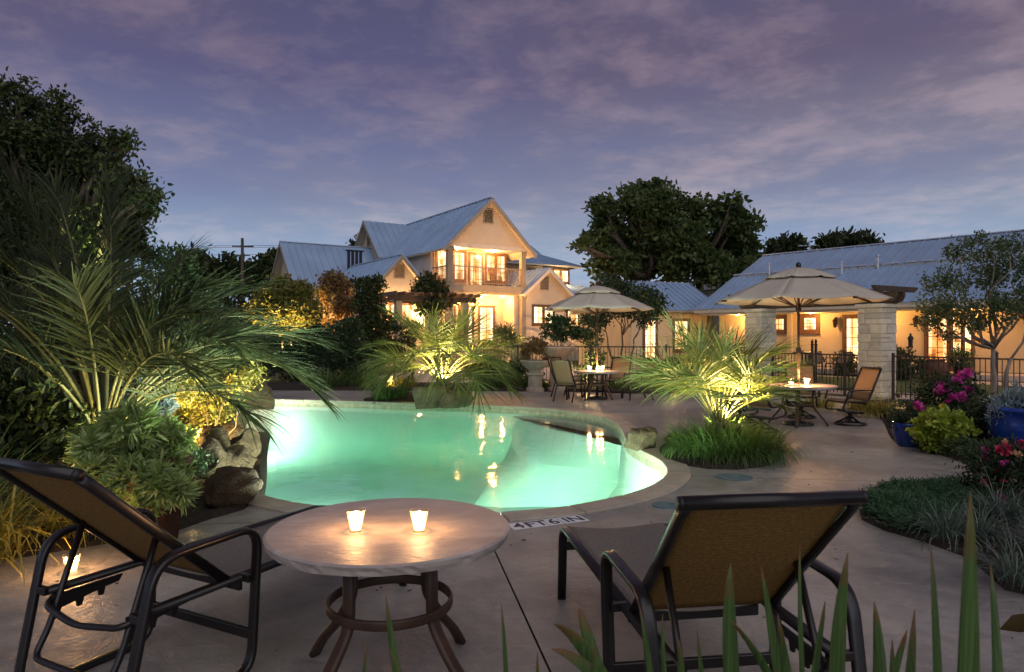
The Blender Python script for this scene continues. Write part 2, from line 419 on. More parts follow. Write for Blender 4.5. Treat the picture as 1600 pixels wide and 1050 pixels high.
M['pole'] = mat('dark_wood_pole', (.06, .032, .018), .5, .2, 10, .1, 60)
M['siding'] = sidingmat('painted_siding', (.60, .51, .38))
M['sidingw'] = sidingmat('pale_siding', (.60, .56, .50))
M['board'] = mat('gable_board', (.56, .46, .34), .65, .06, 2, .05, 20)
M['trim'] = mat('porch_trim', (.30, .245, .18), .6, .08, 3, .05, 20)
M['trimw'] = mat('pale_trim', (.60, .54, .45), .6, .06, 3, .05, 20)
M['stucco'] = mat('cream_stucco', (.55, .45, .30), .85, .06, 1.5, .4, 60)
M['roof'] = mat('galvanised_roof', (.33, .45, .63), .38, .10, .7, .04, 4, metal=.25)  # sky reflection on the metal is put into this pale blue base colour
M['seam'] = mat('roof_flashing', (.50, .55, .62), .4, .1, 2, .05, 20, metal=.6)
M['brown'] = mat('window_wood', (.13, .065, .032), .5, .2, 8, .1, 40)
M['darkwood'] = mat('pergola_timber', (.055, .035, .022), .6, .35, 8, .25, 50, stretch=(1, 1, 1))
M['louvre'] = mat('vent_louvre', (.20, .15, .10), .7, .1, 5, .1, 40)
M['urn'] = stonemat('cast_urn', (.30, .25, .20), (.48, .41, .34), 4, .4, rough=.7, vor=9)
M['bluepot'] = mat('blue_glaze', (.012, .035, .24), .12, .35, 4, .06, 12, spec=.6, c2=(.02, .065, .36))
M['terra'] = mat('terracotta', (.085, .035, .018), .75, .25, 5, .3, 50)
M['bark'] = mat('bark', (.10, .075, .055), .9, .4, 8, .9, 30, stretch=(1, 1, .3), bd=.03)
M['barkpale'] = mat('smooth_bark', (.24, .20, .16), .75, .35, 6, .5, 20, stretch=(1, 1, .4), bd=.02)
M['palmbark'] = mat('palm_bark', (.15, .11, .065), .9, .45, 14, .9, 40, bd=.03)
M['petiole'] = mat('palm_stalk', (.13, .125, .05), .55, .25, 6, .1, 30)
M['wax'] = emit('candle_wax', (1.0, .60, .24), 9)
M['flame'] = emit('candle_flame', (1.0, .72, .36), 40)
M['glass'] = glassmat('clear_glass', (.97, .96, .94), .05)
M['lens'] = emit('lamp_lens', (1.0, .80, .42), 40)
M['plens'] = emit('pool_lamp_lens', (.80, 1.0, .80), 12)
M['bulb'] = emit('porch_bulb', (1.0, .70, .36), 30)
M['white'] = mat('white_tile', (.74, .74, .76), .35, .06, 5, .05, 30)
M['ink'] = mat('black_lettering', (.02, .025, .035), .5, .1, 5, 0)
M['teallid'] = mat('lid_plastic', (.10, .16, .18), .5, .2, 8, .1, 30)
M['pane'] = panemat('lit_pane', [(.30, .09, .02), (.80, .30, .07), (1.0, .52, .16), (1.0, .66, .30), (1, .80, .46)], 1.5)
M['paneb'] = panemat('bright_pane', [(.55, .20, .05), (1.0, .46, .13), (1.0, .64, .26), (1, .76, .42), (1, .86, .58)], 1.8)
M['paneo'] = panemat('amber_pane', [(.25, .07, .015), (.80, .24, .05), (1.0, .40, .10), (1.0, .54, .20), (1, .66, .32)], 1.4)
# fabric
def slingmat(name, c, c2):
    m, t = newmat(name); n = t.nodes; l = t.links
    p = n.new('ShaderNodeBsdfPrincipled'); tr = n.new('ShaderNodeBsdfTranslucent'); mx = n.new('ShaderNodeMixShader'); o = n.new('ShaderNodeOutputMaterial')
    tcn = n.new('ShaderNodeTexCoord')
    w1 = n.new('ShaderNodeTexWave'); w1.bands_direction = 'X'; w1.inputs['Scale'].default_value = 55; w1.inputs['Distortion'].default_value = 1.2; w1.inputs['Detail'].default_value = 2
    w2 = n.new('ShaderNodeTexWave'); w2.bands_direction = 'Y'; w2.inputs['Scale'].default_value = 26; w2.inputs['Distortion'].default_value = .8
    l.new(tcn.outputs['UV'], w1.inputs['Vector']); l.new(tcn.outputs['UV'], w2.inputs['Vector'])
    nz = n.new('ShaderNodeTexNoise'); nz.inputs['Scale'].default_value = 60; l.new(tcn.outputs['UV'], nz.inputs['Vector'])
    a = n.new('ShaderNodeMath'); a.operation = 'MULTIPLY'; l.new(w1.outputs['Fac'], a.inputs[0]); l.new(w2.outputs['Fac'], a.inputs[1])
    b = n.new('ShaderNodeMath'); b.operation = 'ADD'; l.new(a.outputs[0], b.inputs[0]); l.new(nz.outputs[0], b.inputs[1])
    r = n.new('ShaderNodeValToRGB'); e = r.color_ramp.elements; e[0].position = .45; e[0].color = c + (1,); e[1].position = 1.0; e[1].color = c2 + (1,)
    l.new(b.outputs[0], r.inputs[0]); l.new(r.outputs[0], p.inputs['Base Color']); l.new(r.outputs[0], tr.inputs[0]); p.inputs['Roughness'].default_value = .6
    bp = n.new('ShaderNodeBump'); bp.inputs['Strength'].default_value = .5; bp.inputs['Distance'].default_value = .003; l.new(b.outputs[0], bp.inputs['Height']); l.new(bp.outputs[0], p.inputs['Normal'])
    mx.inputs[0].default_value = .42; l.new(p.outputs[0], mx.inputs[1]); l.new(tr.outputs[0], mx.inputs[2]); l.new(mx.outputs[0], o.inputs[0]); return m
M['sling'] = slingmat('woven_sling', (.20, .115, .030), (.52, .33, .10))
M['slingg'] = slingmat('seat_sling', (.20, .17, .14), (.38, .34, .30))  # greyer than the back: sky reflection is put into the seat cloth colour
M['slingt'] = slingmat('tan_sling', (.34, .24, .15), (.50, .37, .25))
# foliage
M['palmleaf'] = leafmat('palm_leaflet', [(.055, .070, .018), (.10, .120, .032), (.16, .175, .055)], .5, .3, .25)
M['palmgrey'] = leafmat('palm_leaflet_grey', [(.018, .028, .013), (.034, .046, .020), (.062, .074, .032)], .6, .2, .15)
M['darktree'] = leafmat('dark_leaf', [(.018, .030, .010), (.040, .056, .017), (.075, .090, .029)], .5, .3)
M['oak'] = leafmat('oak_leaf', [(.032, .058, .016), (.072, .108, .032), (.135, .165, .055)], .5, .3)
M['myrtle'] = leafmat('myrtle_leaf', [(.08, .095, .02), (.15, .15, .035), (.25, .19, .05)], .45, .3)
M['redleaf'] = leafmat('russet_leaf', [(.12, .06, .03), (.18, .11, .05), (.24, .17, .07)], .5, .3)
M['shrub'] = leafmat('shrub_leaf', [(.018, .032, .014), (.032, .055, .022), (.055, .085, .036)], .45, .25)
M['olive'] = leafmat('olive_leaf', [(.045, .075, .034), (.08, .12, .05), (.13, .165, .078)], .45, .3)
M['variegated'] = leafmat('pale_leaf', [(.15, .23, .06), (.25, .34, .11), (.40, .46, .22)], .5, .42)
M['lime'] = leafmat('lime_leaf', [(.17, .25, .03), (.28, .36, .05), (.40, .46, .08)], .45, .35)
M['grass'] = leafmat('blade', [(.040, .080, .020), (.075, .135, .034), (.13, .19, .055)], .45, .3)
M['liriope'] = leafmat('silvery_blade', [(.05, .08, .06), (.10, .14, .105), (.22, .26, .21)], .45, .25)
M['juniper'] = leafmat('juniper_sprig', [(.025, .066, .028), (.046, .110, .046), (.08, .155, .07)], .5, .2)
M['bluegrey'] = leafmat('dusty_leaf', [(.12, .17, .20), (.20, .27, .30), (.32, .40, .42)], .6, .2)
M['iris'] = leafmat('iris_blade', [(.060, .13, .035), (.10, .18, .05), (.15, .23, .08)], .4, .4)
def _blade_detail(m):
    "lengthwise veins, blemishes and dry brown tips"
    t = m.node_tree; n = t.nodes; l = t.links
    r = [x for x in n if x.type == 'VALTORGB'][0]; tcn = n.new('ShaderNodeTexCoord'); sp = n.new('ShaderNodeSeparateXYZ'); l.new(tcn.outputs['Generated'], sp.inputs[0])
    mp = n.new('ShaderNodeMapping'); mp.inputs['Scale'].default_value = (260, 60, 3); l.new(tcn.outputs['Object'], mp.inputs[0])
    v = n.new('ShaderNodeTexNoise'); v.inputs['Scale'].default_value = 1; v.inputs['Detail'].default_value = 3; l.new(mp.outputs[0], v.inputs['Vector'])
    sp_ = n.new('ShaderNodeTexNoise'); sp_.inputs['Scale'].default_value = 22; l.new(tcn.outputs['Object'], sp_.inputs['Vector'])
    vr = n.new('ShaderNodeMapRange'); vr.inputs[1].default_value = .3; vr.inputs[2].default_value = .7; vr.inputs[3].default_value = .62; vr.inputs[4].default_value = 1.3; l.new(v.outputs[0], vr.inputs[0])
    hs = n.new('ShaderNodeHueSaturation'); l.new(r.outputs[0], hs.inputs['Color']); l.new(vr.outputs[0], hs.inputs['Value'])
    ad = n.new('ShaderNodeMath'); ad.operation = 'MULTIPLY_ADD'; l.new(sp_.outputs[0], ad.inputs[0]); ad.inputs[1].default_value = .16; l.new(sp.outputs[2], ad.inputs[2])
    tr = n.new('ShaderNodeMapRange'); tr.inputs[1].default_value = 1.00; tr.inputs[2].default_value = 1.08; l.new(ad.outputs[0], tr.inputs[0])
    mx = n.new('ShaderNodeMix'); mx.data_type = 'RGBA'; l.new(tr.outputs[0], mx.inputs[0]); l.new(hs.outputs[0], mx.inputs[6]); mx.inputs[7].default_value = (.22, .12, .05, 1)
    for lk in list(r.outputs[0].links):
        if lk.to_node != hs: l.new(mx.outputs[2], lk.to_socket)
_blade_detail(M['iris'])
M['lamplit_bed'] = leafmat('lamplit_blade', [(.15, .15, .03), (.27, .24, .05), (.40, .33, .08)], .45, .3)  # warm lamplight on the plants is put into this golden leaf colour
M['magenta'] = leafmat('magenta_petal', [(.40, .03, .20), (.55, .06, .33), (.68, .14, .45)], .5, .35)
M['red'] = leafmat('rose_petal', [(.34, .012, .05), (.50, .03, .10), (.62, .12, .20)], .5, .35)
M['yellow'] = leafmat('yellow_petal', [(.62, .48, .05), (.75, .60, .08)], .5, .35)
M['peach'] = leafmat('peach_petal', [(.55, .30, .18), (.70, .45, .30)], .5, .35)
M['coleus'] = leafmat('bronze_leaf', [(.06, .022, .012), (.10, .045, .015), (.07, .06, .02)], .45, .3)

# ---------------------------------------------------------------- vegetation kit
rng = np.random.default_rng(7)
random.seed(7)
def unit(a): return a / np.maximum(1e-9, np.linalg.norm(a, axis=1, keepdims=True))
def rawmesh(name, co, faces, mat_):
    me = bpy.data.meshes.new(name); nv = len(co); nf, k = faces.shape
    me.vertices.add(nv); me.vertices.foreach_set('co', np.asarray(co, np.float32).ravel())
    me.loops.add(nf * k); me.loops.foreach_set('vertex_index', faces.astype(np.int32).ravel())
    me.polygons.add(nf); me.polygons.foreach_set('loop_start', np.arange(0, nf * k, k, dtype=np.int32))
    me.materials.append(mat_); me.update(calc_edges=True); me.validate(); return me
def leafmesh(name, P, dr, L_, W_, mat_, fold=.25):
    "one pointed, slightly folded leaf per row of P (base points) along dr"
    n = len(P); dr = unit(dr); up = unit(rng.normal(size=(n, 3)))
    side = unit(np.cross(dr, up)); nr = np.cross(side, dr)
    L_ = np.broadcast_to(np.asarray(L_, float).reshape(-1, 1), (n, 1)); W_ = np.broadcast_to(np.asarray(W_, float).reshape(-1, 1), (n, 1))
    m1 = P + dr * L_ * .28; m2 = P + dr * L_ * .66 - nr * L_ * .03; a1 = side * W_ * .42; a2 = side * W_ * .40; f_ = nr * W_ * fold
    co = np.stack([P, m1 + a1 + f_, m2 + a2 + f_, P + dr * L_ - nr * L_ * .08, m2 - a2 + f_, m1 - a1 + f_], 1).reshape(-1, 3)
    fc = np.concatenate([np.arange(n)[:, None] * 6 + np.array([[0, 1, 2, 3]]), np.arange(n)[:, None] * 6 + np.array([[0, 3, 4, 5]])], 0)
    return rawmesh(name, co, fc, mat_)
def blademesh(name, P, az, L_, W_, bend, mat_, ns=4):
    "arching grass blades: strips of ns segments"
    n = len(P); h = np.stack([np.cos(az), np.sin(az), np.zeros(n)], 1); s = np.stack([-np.sin(az), np.cos(az), np.zeros(n)], 1)
    L_ = L_.reshape(-1, 1); bend = bend.reshape(-1, 1); W_ = np.broadcast_to(np.asarray(W_, float).reshape(-1, 1), (n, 1)); rows = []
    ang0 = R(86) - bend * .35
    pos = P.copy(); 
    for k in range(ns + 1):
        t = k / ns; w = W_ * .5 * (1 - t ** 1.6) * (.55 + .9 * min(t, .5)) + W_ * .01
        rows += [pos - s * w, pos + s * w]
        a = ang0 - bend * 1.9 * (t + .5 / ns) ** 1.3
        pos = pos + (h * np.cos(a) + np.array([[0, 0, 1.0]]) * np.sin(a)) * L_ / ns
    co = np.stack(rows, 1).reshape(-1, 3); m = 2 * (ns + 1); fl = []
    for k in range(ns): fl.append(np.arange(n)[:, None] * m + np.array([[2 * k, 2 * k + 1, 2 * k + 3, 2 * k + 2]]))
    return rawmesh(name, co, np.concatenate(fl, 0), mat_)
def lobe_points(lobes, n, shell=.55):
    "points in a union of ellipsoids (centre, radii), thicker towards their skins"
    vol = np.array([l[1][0] * l[1][1] * l[1][2] for l in lobes]) ** .67; vol /= vol.sum()
    idx = rng.choice(len(lobes), n, p=vol); d = unit(rng.normal(size=(n, 3)))
    r = (shell + (1 - shell) * rng.random((n, 1))) ** 1.0
    r = np.where(rng.random((n, 1)) < .25, rng.random((n, 1)), r)
    c = np.array([l[0] for l in lobes], float)[idx]; ra = np.array([l[1] for l in lobes], float)[idx]
    return c + d * ra * r, d
def crown(name, lobes, clumps, per, spread, leaf, mat_, parent, upb=.15, aspect=.55, shell=.55):
    P, d = lobe_points(lobes, clumps, shell)
    C = np.repeat(P, per, 0) + rng.normal(size=(clumps * per, 3)) * spread * np.array([1, 1, .75])
    dr = unit(np.repeat(d, per, 0) * .6 + rng.normal(size=(clumps * per, 3)) * .8 + np.array([0, 0, upb]))
    L_ = leaf * (.65 + .7 * rng.random(len(C)))
    return put(name, leafmesh(name, C, dr, L_, L_ * aspect, mat_), parent)
def wiggle(a, b, n, amp):
    a = Vector(a); b = Vector(b); L_ = (b - a).length
    off = [Vector((0, 0, 0))] + [Vector(rng.normal(size=3) * amp * L_) for _ in range(n - 1)] + [Vector((0, 0, 0))]
    return [a.lerp(b, i / n) + off[i] for i in range(n + 1)]
def tree(name, label, loc, trunks, lobes, clumps, per, spread, leaf, leafm, barkm, group=None, limbs=None, cat='tree', aspect=.55, shell=.55, sub=3):
    """trunks: list of (base xy, fork point, radius); limbs grow from the nearest fork to each lobe, twigs inside it"""
    t = thing(name, label, cat, loc, 0, group); b = MB()
    for (bs, fk, r) in trunks:
        pts = wiggle((bs[0], bs[1], -.05), fk, 5, .025); b.tube(pts, [r * (1.25 - .55 * i / 5) for i in range(6)], 8)
    for (c, ra) in lobes:
        fk, r = min(((Vector(k[1]), k[2]) for k in trunks), key=lambda q: (q[0] - Vector(c)).length)
        pts = wiggle(fk, c, 4, .05); b.tube(pts, [r * .55 * (1 - .17 * i) for i in range(5)], 6)
        for q in range(sub):
            e = Vector(c) + Vector(unit(rng.normal(size=(1, 3)))[0] * np.array(ra) * .8); s0 = pts[2 + q % 2]
            b.tube(wiggle(s0, e, 3, .05), [r * .24, r * .18, r * .12, r * .05], 5)
    b.build('trunk', barkm, t, smooth=True)
    crown('crown', lobes, clumps, per, spread, leaf, leafm, t, aspect=aspect, shell=shell)
    return t
def bush(name, label, loc, lobes, n, leaf, leafm, group=None, cat='shrub', aspect=.45, spread=.06, per=8, stems=6, upb=.3, parent=None, shell=.55):
    t = parent or thing(name, label, cat, loc, 0, group)
    crown('foliage', lobes, max(1, n // per), per, spread, leaf, leafm, t, upb, aspect, shell)
    if stems:
        b = MB(); 
        for q in range(stems):
            c, ra = lobes[q % len(lobes)]
            b.tube(wiggle((rng.normal() * .05, rng.normal() * .05, 0), Vector(c) + Vector(rng.normal(size=3) * .35 * np.array(ra)), 3, .05), [.012, .010, .007, .004], 5)
        b.build('stem', M['bark'], t, smooth=True)
    return t
def tuft(name, label, loc, n, length, width, bend, rad, leafm, group=None, cat='ornamental grass', parent=None, part='foliage', wild=.5):
    t = parent or thing(name, label, cat, loc, 0, group)
    a = rng.random(n) * 2 * PI; r = rad * np.sqrt(rng.random(n))
    P = np.stack([np.cos(a) * r, np.sin(a) * r, np.zeros(n)], 1)
    az = a + rng.normal(size=n) * wild; L_ = length * (.55 + .55 * rng.random(n)); bd_ = bend * (.35 + .9 * rng.random(n)) * (.5 + .7 * r / max(rad, 1e-6))
    put(part, blademesh(part, P, az, L_, width * (.7 + .6 * rng.random(n)), bd_, leafm), t)
    return t
def frond(L_, el, droop, nl, leaf, width, vee=.5, bare=.28, seg=4, twist=0.0, stiff=.05, th=(70, 18), seed=0):
    "one frond leaving the origin along +x: rachis points and leaflet arrays; th = leaflet angle at base and tip"
    q = np.random.default_rng(seed); n = 16; pts = [np.zeros(3)]; tg = []
    for i in range(n):
        t = (i + .5) / n; a = el - droop * t ** 1.5; sw = twist * t
        d = np.array([math.cos(a) * math.cos(sw), math.cos(a) * math.sin(sw), math.sin(a)]); tg.append(d); pts.append(pts[-1] + d * L_ / n)
    tg.append(tg[-1]); pts = np.array(pts); tg = np.array(tg)
    co = []; fc = []; roll = q.normal() * .35
    for i in range(nl):
        t = bare + (1 - bare) * (i + .5) / nl; x = t * n; k = min(n - 1, int(x)); p = pts[k] + (pts[k + 1] - pts[k]) * (x - k); d = tg[k]
        u = (t - bare) / (1 - bare); base_l = leaf * (.62 + .38 * math.sin(PI * min(1, .15 + .75 * u)))
        side0 = np.cross(d, [0, 0, 1.0]); side0 /= max(1e-6, np.linalg.norm(side0)); nrm = np.cross(side0, d)
        side0 = side0 * math.cos(roll) + nrm * math.sin(roll); nrm = np.cross(side0, d)
        for s in (-1, 1):
            if q.random() < .04: continue
            ang = R(th[0] + (th[1] - th[0]) * u ** .8) + q.normal() * .07; ll = base_l * (.78 + .34 * q.random())
            ld = side0 * s * math.sin(ang) + d * math.cos(ang) + nrm * (vee * (.5 + .9 * q.random())) + q.normal(size=3) * .04; ld /= np.linalg.norm(ld)
            wd = np.cross(ld, nrm); wd /= max(1e-6, np.linalg.norm(wd)); wd = wd * .8 + nrm * q.normal() * .5; wd /= np.linalg.norm(wd)
            b = len(co); pp = p.copy(); dirn = ld.copy(); limp = q.random() ** 2
            for j in range(seg + 1):
                w = width * .5 * (1 - (j / seg) ** 1.5) * (.65 if j == 0 else 1) + .0008
                co += [pp - wd * w, pp + wd * w]
                dirn = dirn + np.array([0, 0, -1]) * (.02 + stiff * j) * (.4 + 2.2 * limp); dirn /= np.linalg.norm(dirn); pp = pp + dirn * ll / seg
            for j in range(seg): fc.append((b + 2 * j, b + 2 * j + 1, b + 2 * j + 3, b + 2 * j + 2))
    return pts, np.array(co), np.array(fc)
def palm(name, label, loc, trunk_h, trunk_r, fronds, leafm, leaf, width, nl, group='feather palms around the pool', seed=1, vee=.5, bare=.28, th=(70, 18), stiff=.05):
    t = thing(name, label, 'palm', loc, 0, group); q = np.random.default_rng(seed)
    b = MB(); n = 14
    for i in range(n):
        r = trunk_r * (1.25 - .45 * i / n); z0 = trunk_h * i / n
        b.lathe([(r * .92, z0), (r * 1.12, z0 + trunk_h / n * .6), (r * .95, z0 + trunk_h / n)], 12, (q.normal() * .01, q.normal() * .01, 0))
    b.build('trunk', M['palmbark'], t, smooth=True)
    for i, (az, el, ln, dp) in enumerate(fronds):
        pts, co, fc = frond(ln, R(el), R(dp), nl, leaf * (.85 + .3 * q.random()), width, vee=vee, bare=bare, th=th, stiff=stiff, seed=seed * 100 + i, twist=q.normal() * .25)
        me = rawmesh('frond', co, fc, leafm)
        f = put('frond', me, t, (math.cos(R(az)) * trunk_r * .5, math.sin(R(az)) * trunk_r * .5, trunk_h * (.86 + .12 * el / 90)), (0, 0, R(az)))
        s = MB(); s.tube([tuple(p) for p in pts], [max(.0025, .016 * ln / 1.6 * (1 - .9 * k / 16) * (1.6 if k == 0 else 1)) for k in range(17)], 6)
        s.build('stalk', M['petiole'], f, smooth=True)
    return t
def rock(name, label, loc, dims, seed, mat_, rz=0, group=None, flat=.0, cat='boulder', sub=3):
    q = np.random.default_rng(seed); bm = bmesh.new(); bmesh.ops.create_icosphere(bm, subdivisions=sub + 1, radius=1)
    planes = [(unit(q.normal(size=(1, 3)))[0], .50 + .34 * q.random()) for _ in range(16)]
    from mathutils import noise
    for v in bm.verts:
        p = np.array(v.co)
        for nn, d in planes:
            e = p @ nn - d
            if e > 0: p = p - nn * e * .97
        k = noise.fractal(Vector(p * 2.0) + Vector((seed * 3.1, 0, 0)), 1.0, 2.0, 5) * .16
        p = p * (1 + k); v.co = p * np.array(dims)
        if v.co.z < -dims[2] * .55: v.co.z = -dims[2] * .55
    me = bpy.data.meshes.new(name); bm.to_mesh(me); bm.free(); me.materials.append(mat_)
    me.polygons.foreach_set('use_smooth', [True] * len(me.polygons))
    o = put(name, me, None, (loc[0], loc[1], loc[2] + dims[2] * .55), (0, 0, rz)); return tag(o, label, cat, group)
LAMPS = 2.9          # long exposure: how far the lamps outweigh the dusk
def lamp(kind, loc, energy, color=(1, .62, .28), radius=.05, parent=None, target=None, cone=70, blend=.6, name='lamp'):
    l = bpy.data.lights.new(name, kind); l.energy = energy * LAMPS; l.color = color
    if kind in ('POINT', 'SPOT'): l.shadow_soft_size = radius
    if kind == 'SPOT': l.spot_size = R(cone); l.spot_blend = blend
    o = bpy.data.objects.new(name, l); COL.objects.link(o); o.location = loc
    if parent: o.parent = parent
    if target is not None:
        o.rotation_euler = (Vector(target) - Vector(loc)).to_track_quat('-Z', 'Y').to_euler()
    return o
# ================================================================ pool outline (inner edge of the coping)
_px = [(398, 772), (470, 790), (560, 799), (650, 804), (740, 806), (800, 802), (880, 795), (960, 780), (1010, 765), (1037, 750), (1044, 738), (1034, 722), (1004, 706),
       (982, 692), (975, 677), (962, 661), (930, 650), (870, 641), (800, 636), (730, 633), (640, 631), (560, 628), (480, 626), (410, 625), (362, 630), (338, 645), (340, 668), (352, 695), (368, 725), (385, 752)]
OUT = resample(spline([G(x, y) for x, y in _px], 10), .16)
CEN = sum(OUT, Vector()) / len(OUT)
COPE = offset(offset(OUT, .135), .135)                 # outer edge of the coping
def lev(P, k, z): return [Vector((CEN.x + (p.x - CEN.x) * k, CEN.y + (p.y - CEN.y) * k, z)) for p in P]

def sheet(outer, inner, z, cuts=()):
    "flat sheet with a hole, optionally cut by open joints"
    bm = bmesh.new(); es = []
    for loop in (outer, inner):
        if not loop: continue
        vs = [bm.verts.new((p[0], p[1], z)) for p in loop]
        es += [bm.edges.new((vs[i], vs[(i + 1) % len(vs)])) for i in range(len(vs))]
    bmesh.ops.triangle_fill(bm, use_beauty=True, use_dissolve=False, edges=es, normal=(0, 0, 1))
    for (a, b, w, y0, y1) in cuts:
        a = Vector(a); b = Vector(b); d = (b - a).normalized(); nr = Vector((d.y, -d.x, 0))
        for s in (-1, 1):
            bmesh.ops.bisect_plane(bm, geom=bm.verts[:] + bm.edges[:] + bm.faces[:], plane_co=a + nr * w * s, plane_no=nr)
        kill = [f for f in bm.faces if abs((f.calc_center_median() - a).dot(nr)) < w * .9 and y0 < f.calc_center_median().y < y1]
        bmesh.ops.delete(bm, geom=kill, context='FACES')
    for f in bm.faces:
        if f.normal.z < 0: f.normal_flip()
    me = bpy.data.meshes.new('sheet'); bm.to_mesh(me); bm.free(); return me
def setting(name, me, m, loc=None):
    me.name = name
    if not me.materials: me.materials.append(m)
    return struct(put(name, me, None, loc))

big_r = [(600 * math.cos(a * PI / 24), 600 * math.sin(a * PI / 24)) for a in range(48)]
setting('ground', sheet(big_r, lev(OUT, 1.02, 0), -.035), M['grassland'])
# concrete deck
deck_out = [(-16, -6), (14, -6), (14, 9), (13, 12.5), (10.0, 16.2), (9.0, 17.6), (7.2, 20.4), (3.6, 19.0), (2.4, 19.6), (-.4, 19.9), (-3.5, 20.2), (-7.5, 20.4), (-12, 19.5), (-16, 17)]
deck_out = [Vector((x, y, 0)) for x, y in deck_out]
ja, jb = G(775, 865), G(860, 1050)
jc, jd = G(1240, 900), G(1480, 905)
je, jf = G(330, 812), G(430, 830)
deck = sheet(deck_out, COPE, 0, [(ja, jb, .006, -6, 6.6), (Vector((1.9, 7.8, 0)), Vector((9, 6.9, 0)), .005, 5.8, 8.2), (Vector((-9, 4.95, 0)), Vector((0, 6.15, 0)), .005, 3, 5.85)])
setting('concrete_deck', deck, M['deck'])
b = MB(); b.quad((-16, -6, -.02), (14, -6, -.02), (14, 6.0, -.02), (-16, 6.0, -.02)); 
setting('joint_filler', b.mesh('joint_filler', M['soil']), M['soil'])
# basin, tile band, water
loops = [lev(OUT, 1.0, -.005), lev(OUT, 1.0, -.16), lev(OUT, .995, -.17), lev(OUT, .985, -.95), lev(OUT, .93, -1.25), lev(OUT, .80, -1.36), lev(OUT, .4, -1.42)]
b = MB(); n = len(OUT)
for i in range(n): pass
vs = [v for l_ in loops for v in l_]; fs = []
for j in range(len(loops) - 1):
    for k in range(n): fs.append((j * n + k, j * n + (k + 1) % n, (j + 1) * n + (k + 1) % n, (j + 1) * n + k))
b.add(vs, fs); b.m = [1 if i < n else 0 for i in range(len(fs))]
b.add(loops[-1], [tuple(range(n))])
struct(b.build('pool_basin', [M['plaster'], M['tile']], smooth=True))
# shallow ledge at the far right, one step below the water
sh = [G(x, y, -.20) for x, y in [(800, 650), (818, 656), (845, 664), (875, 672), (910, 679), (945, 684), (992, 690)]]
back = [p for p in OUT if p.x > sh[0].x - .3 and p.y > 10.6]
back = sorted(back, key=lambda p: -p.x)
sh += [Vector((p.x * 1.0 + .02, p.y + .05, 0)) for p in back if p.y > 10.9]
b = MB(); nf = 7; low = []
for i, p in enumerate(sh):
    if i < nf: d_ = (Vector((CEN.x, CEN.y - .5, 0)) - Vector((p.x, p.y, 0))).normalized(); e_ = 1.9 * math.sin(PI * i / (nf - 1)) ** .8 + .02; low.append(Vector((p.x + d_.x * e_, p.y + d_.y * e_, -1.5)))
    else: low.append(Vector((p.x, p.y, -1.5)))
b.add([Vector((p.x, p.y, -.20)) for p in sh], [tuple(range(len(sh)))])
mid_ = [Vector((a_.x * .62 + c_2.x * .38, a_.y * .62 + c_2.y * .38, -.72)) for a_, c_2 in zip(sh, low)]
edge_ = [Vector((p.x, p.y, -.215)) for p in sh]
for A2, B2 in ((edge_, mid_), (mid_, low)):
    b.mi = 1; b.add(A2 + B2, [(i, (i + 1) % len(sh), len(sh) + (i + 1) % len(sh), len(sh) + i) for i in range(len(sh))])
struct(b.build('pool_ledge', [M['shelf'], M['plaster']], smooth=True))
# water body
m, t = newmat('pool_water'); nn = t.nodes; ll = t.links
tb = nn.new('ShaderNodeBsdfTransparent'); gb = nn.new('ShaderNodeBsdfGlossy'); fr = nn.new('ShaderNodeFresnel'); mx = nn.new('ShaderNodeMixShader'); oo = nn.new('ShaderNodeOutputMaterial')
fr.inputs[0].default_value = 1.33; gb.inputs['Roughness'].default_value = .07; tb.inputs[0].default_value = (.97, 1, .99, 1)
tx = nn.new('ShaderNodeTexCoord'); nz = nn.new('ShaderNodeTexNoise'); nz.inputs['Scale'].default_value = 1.6; nz.inputs['Detail'].default_value = 3
ll.new(tx.outputs['Object'], nz.inputs['Vector']); bp = nn.new('ShaderNodeBump'); bp.inputs['Strength'].default_value = .25; bp.inputs['Distance'].default_value = .05
ll.new(nz.outputs[0], bp.inputs['Height']); ll.new(bp.outputs[0], gb.inputs['Normal'])
ll.new(fr.outputs[0], mx.inputs[0]); ll.new(tb.outputs[0], mx.inputs[1]); ll.new(gb.outputs[0], mx.inputs[2]); ll.new(mx.outputs[0], oo.inputs[0])
va = nn.new('ShaderNodeVolumeAbsorption'); va.inputs['Color'].default_value = (.25, .95, .76, 1); va.inputs['Density'].default_value = .125
ll.new(va.outputs[0], oo.inputs['Volume']); M['water'] = m
b = MB(); b.prism(lev(OUT, 1.004, 0), -1.8, -.115); struct(b.build('pool_water', m))

# coping stones
cop = tag(thing('pool_coping', None, None), kind='structure')
nst = 46; L0 = resample(OUT, .02); L1 = offset(offset(L0, .132), .132)
for s in range(nst):
    i0 = int(len(L0) * s / nst); i1 = int(len(L0) * (s + 1) / nst); g_ = .004
    ids = [min(i1, i0 + round((i1 - i0) * k / 5)) % len(L0) for k in range(6)]
    inn = [L0[i].copy() for i in ids]; ou = [L1[i].copy() for i in ids]
    dv = (inn[1] - inn[0]).normalized() * g_; inn[0] += dv; ou[0] += dv; dv = (inn[-1] - inn[-2]).normalized() * g_; inn[-1] -= dv; ou[-1] -= dv
    q = MB(); z1 = .018 + .004 * rng.random(); nn_ = [(-p + CEN).normalized() * .018 for p in inn]
    q.prism([p + d for p, d in zip(inn, nn_)] + ou[::-1], -.06, z1)
    q.build('coping_stone', M['coping'], cop, bevel=.008, seg=1)

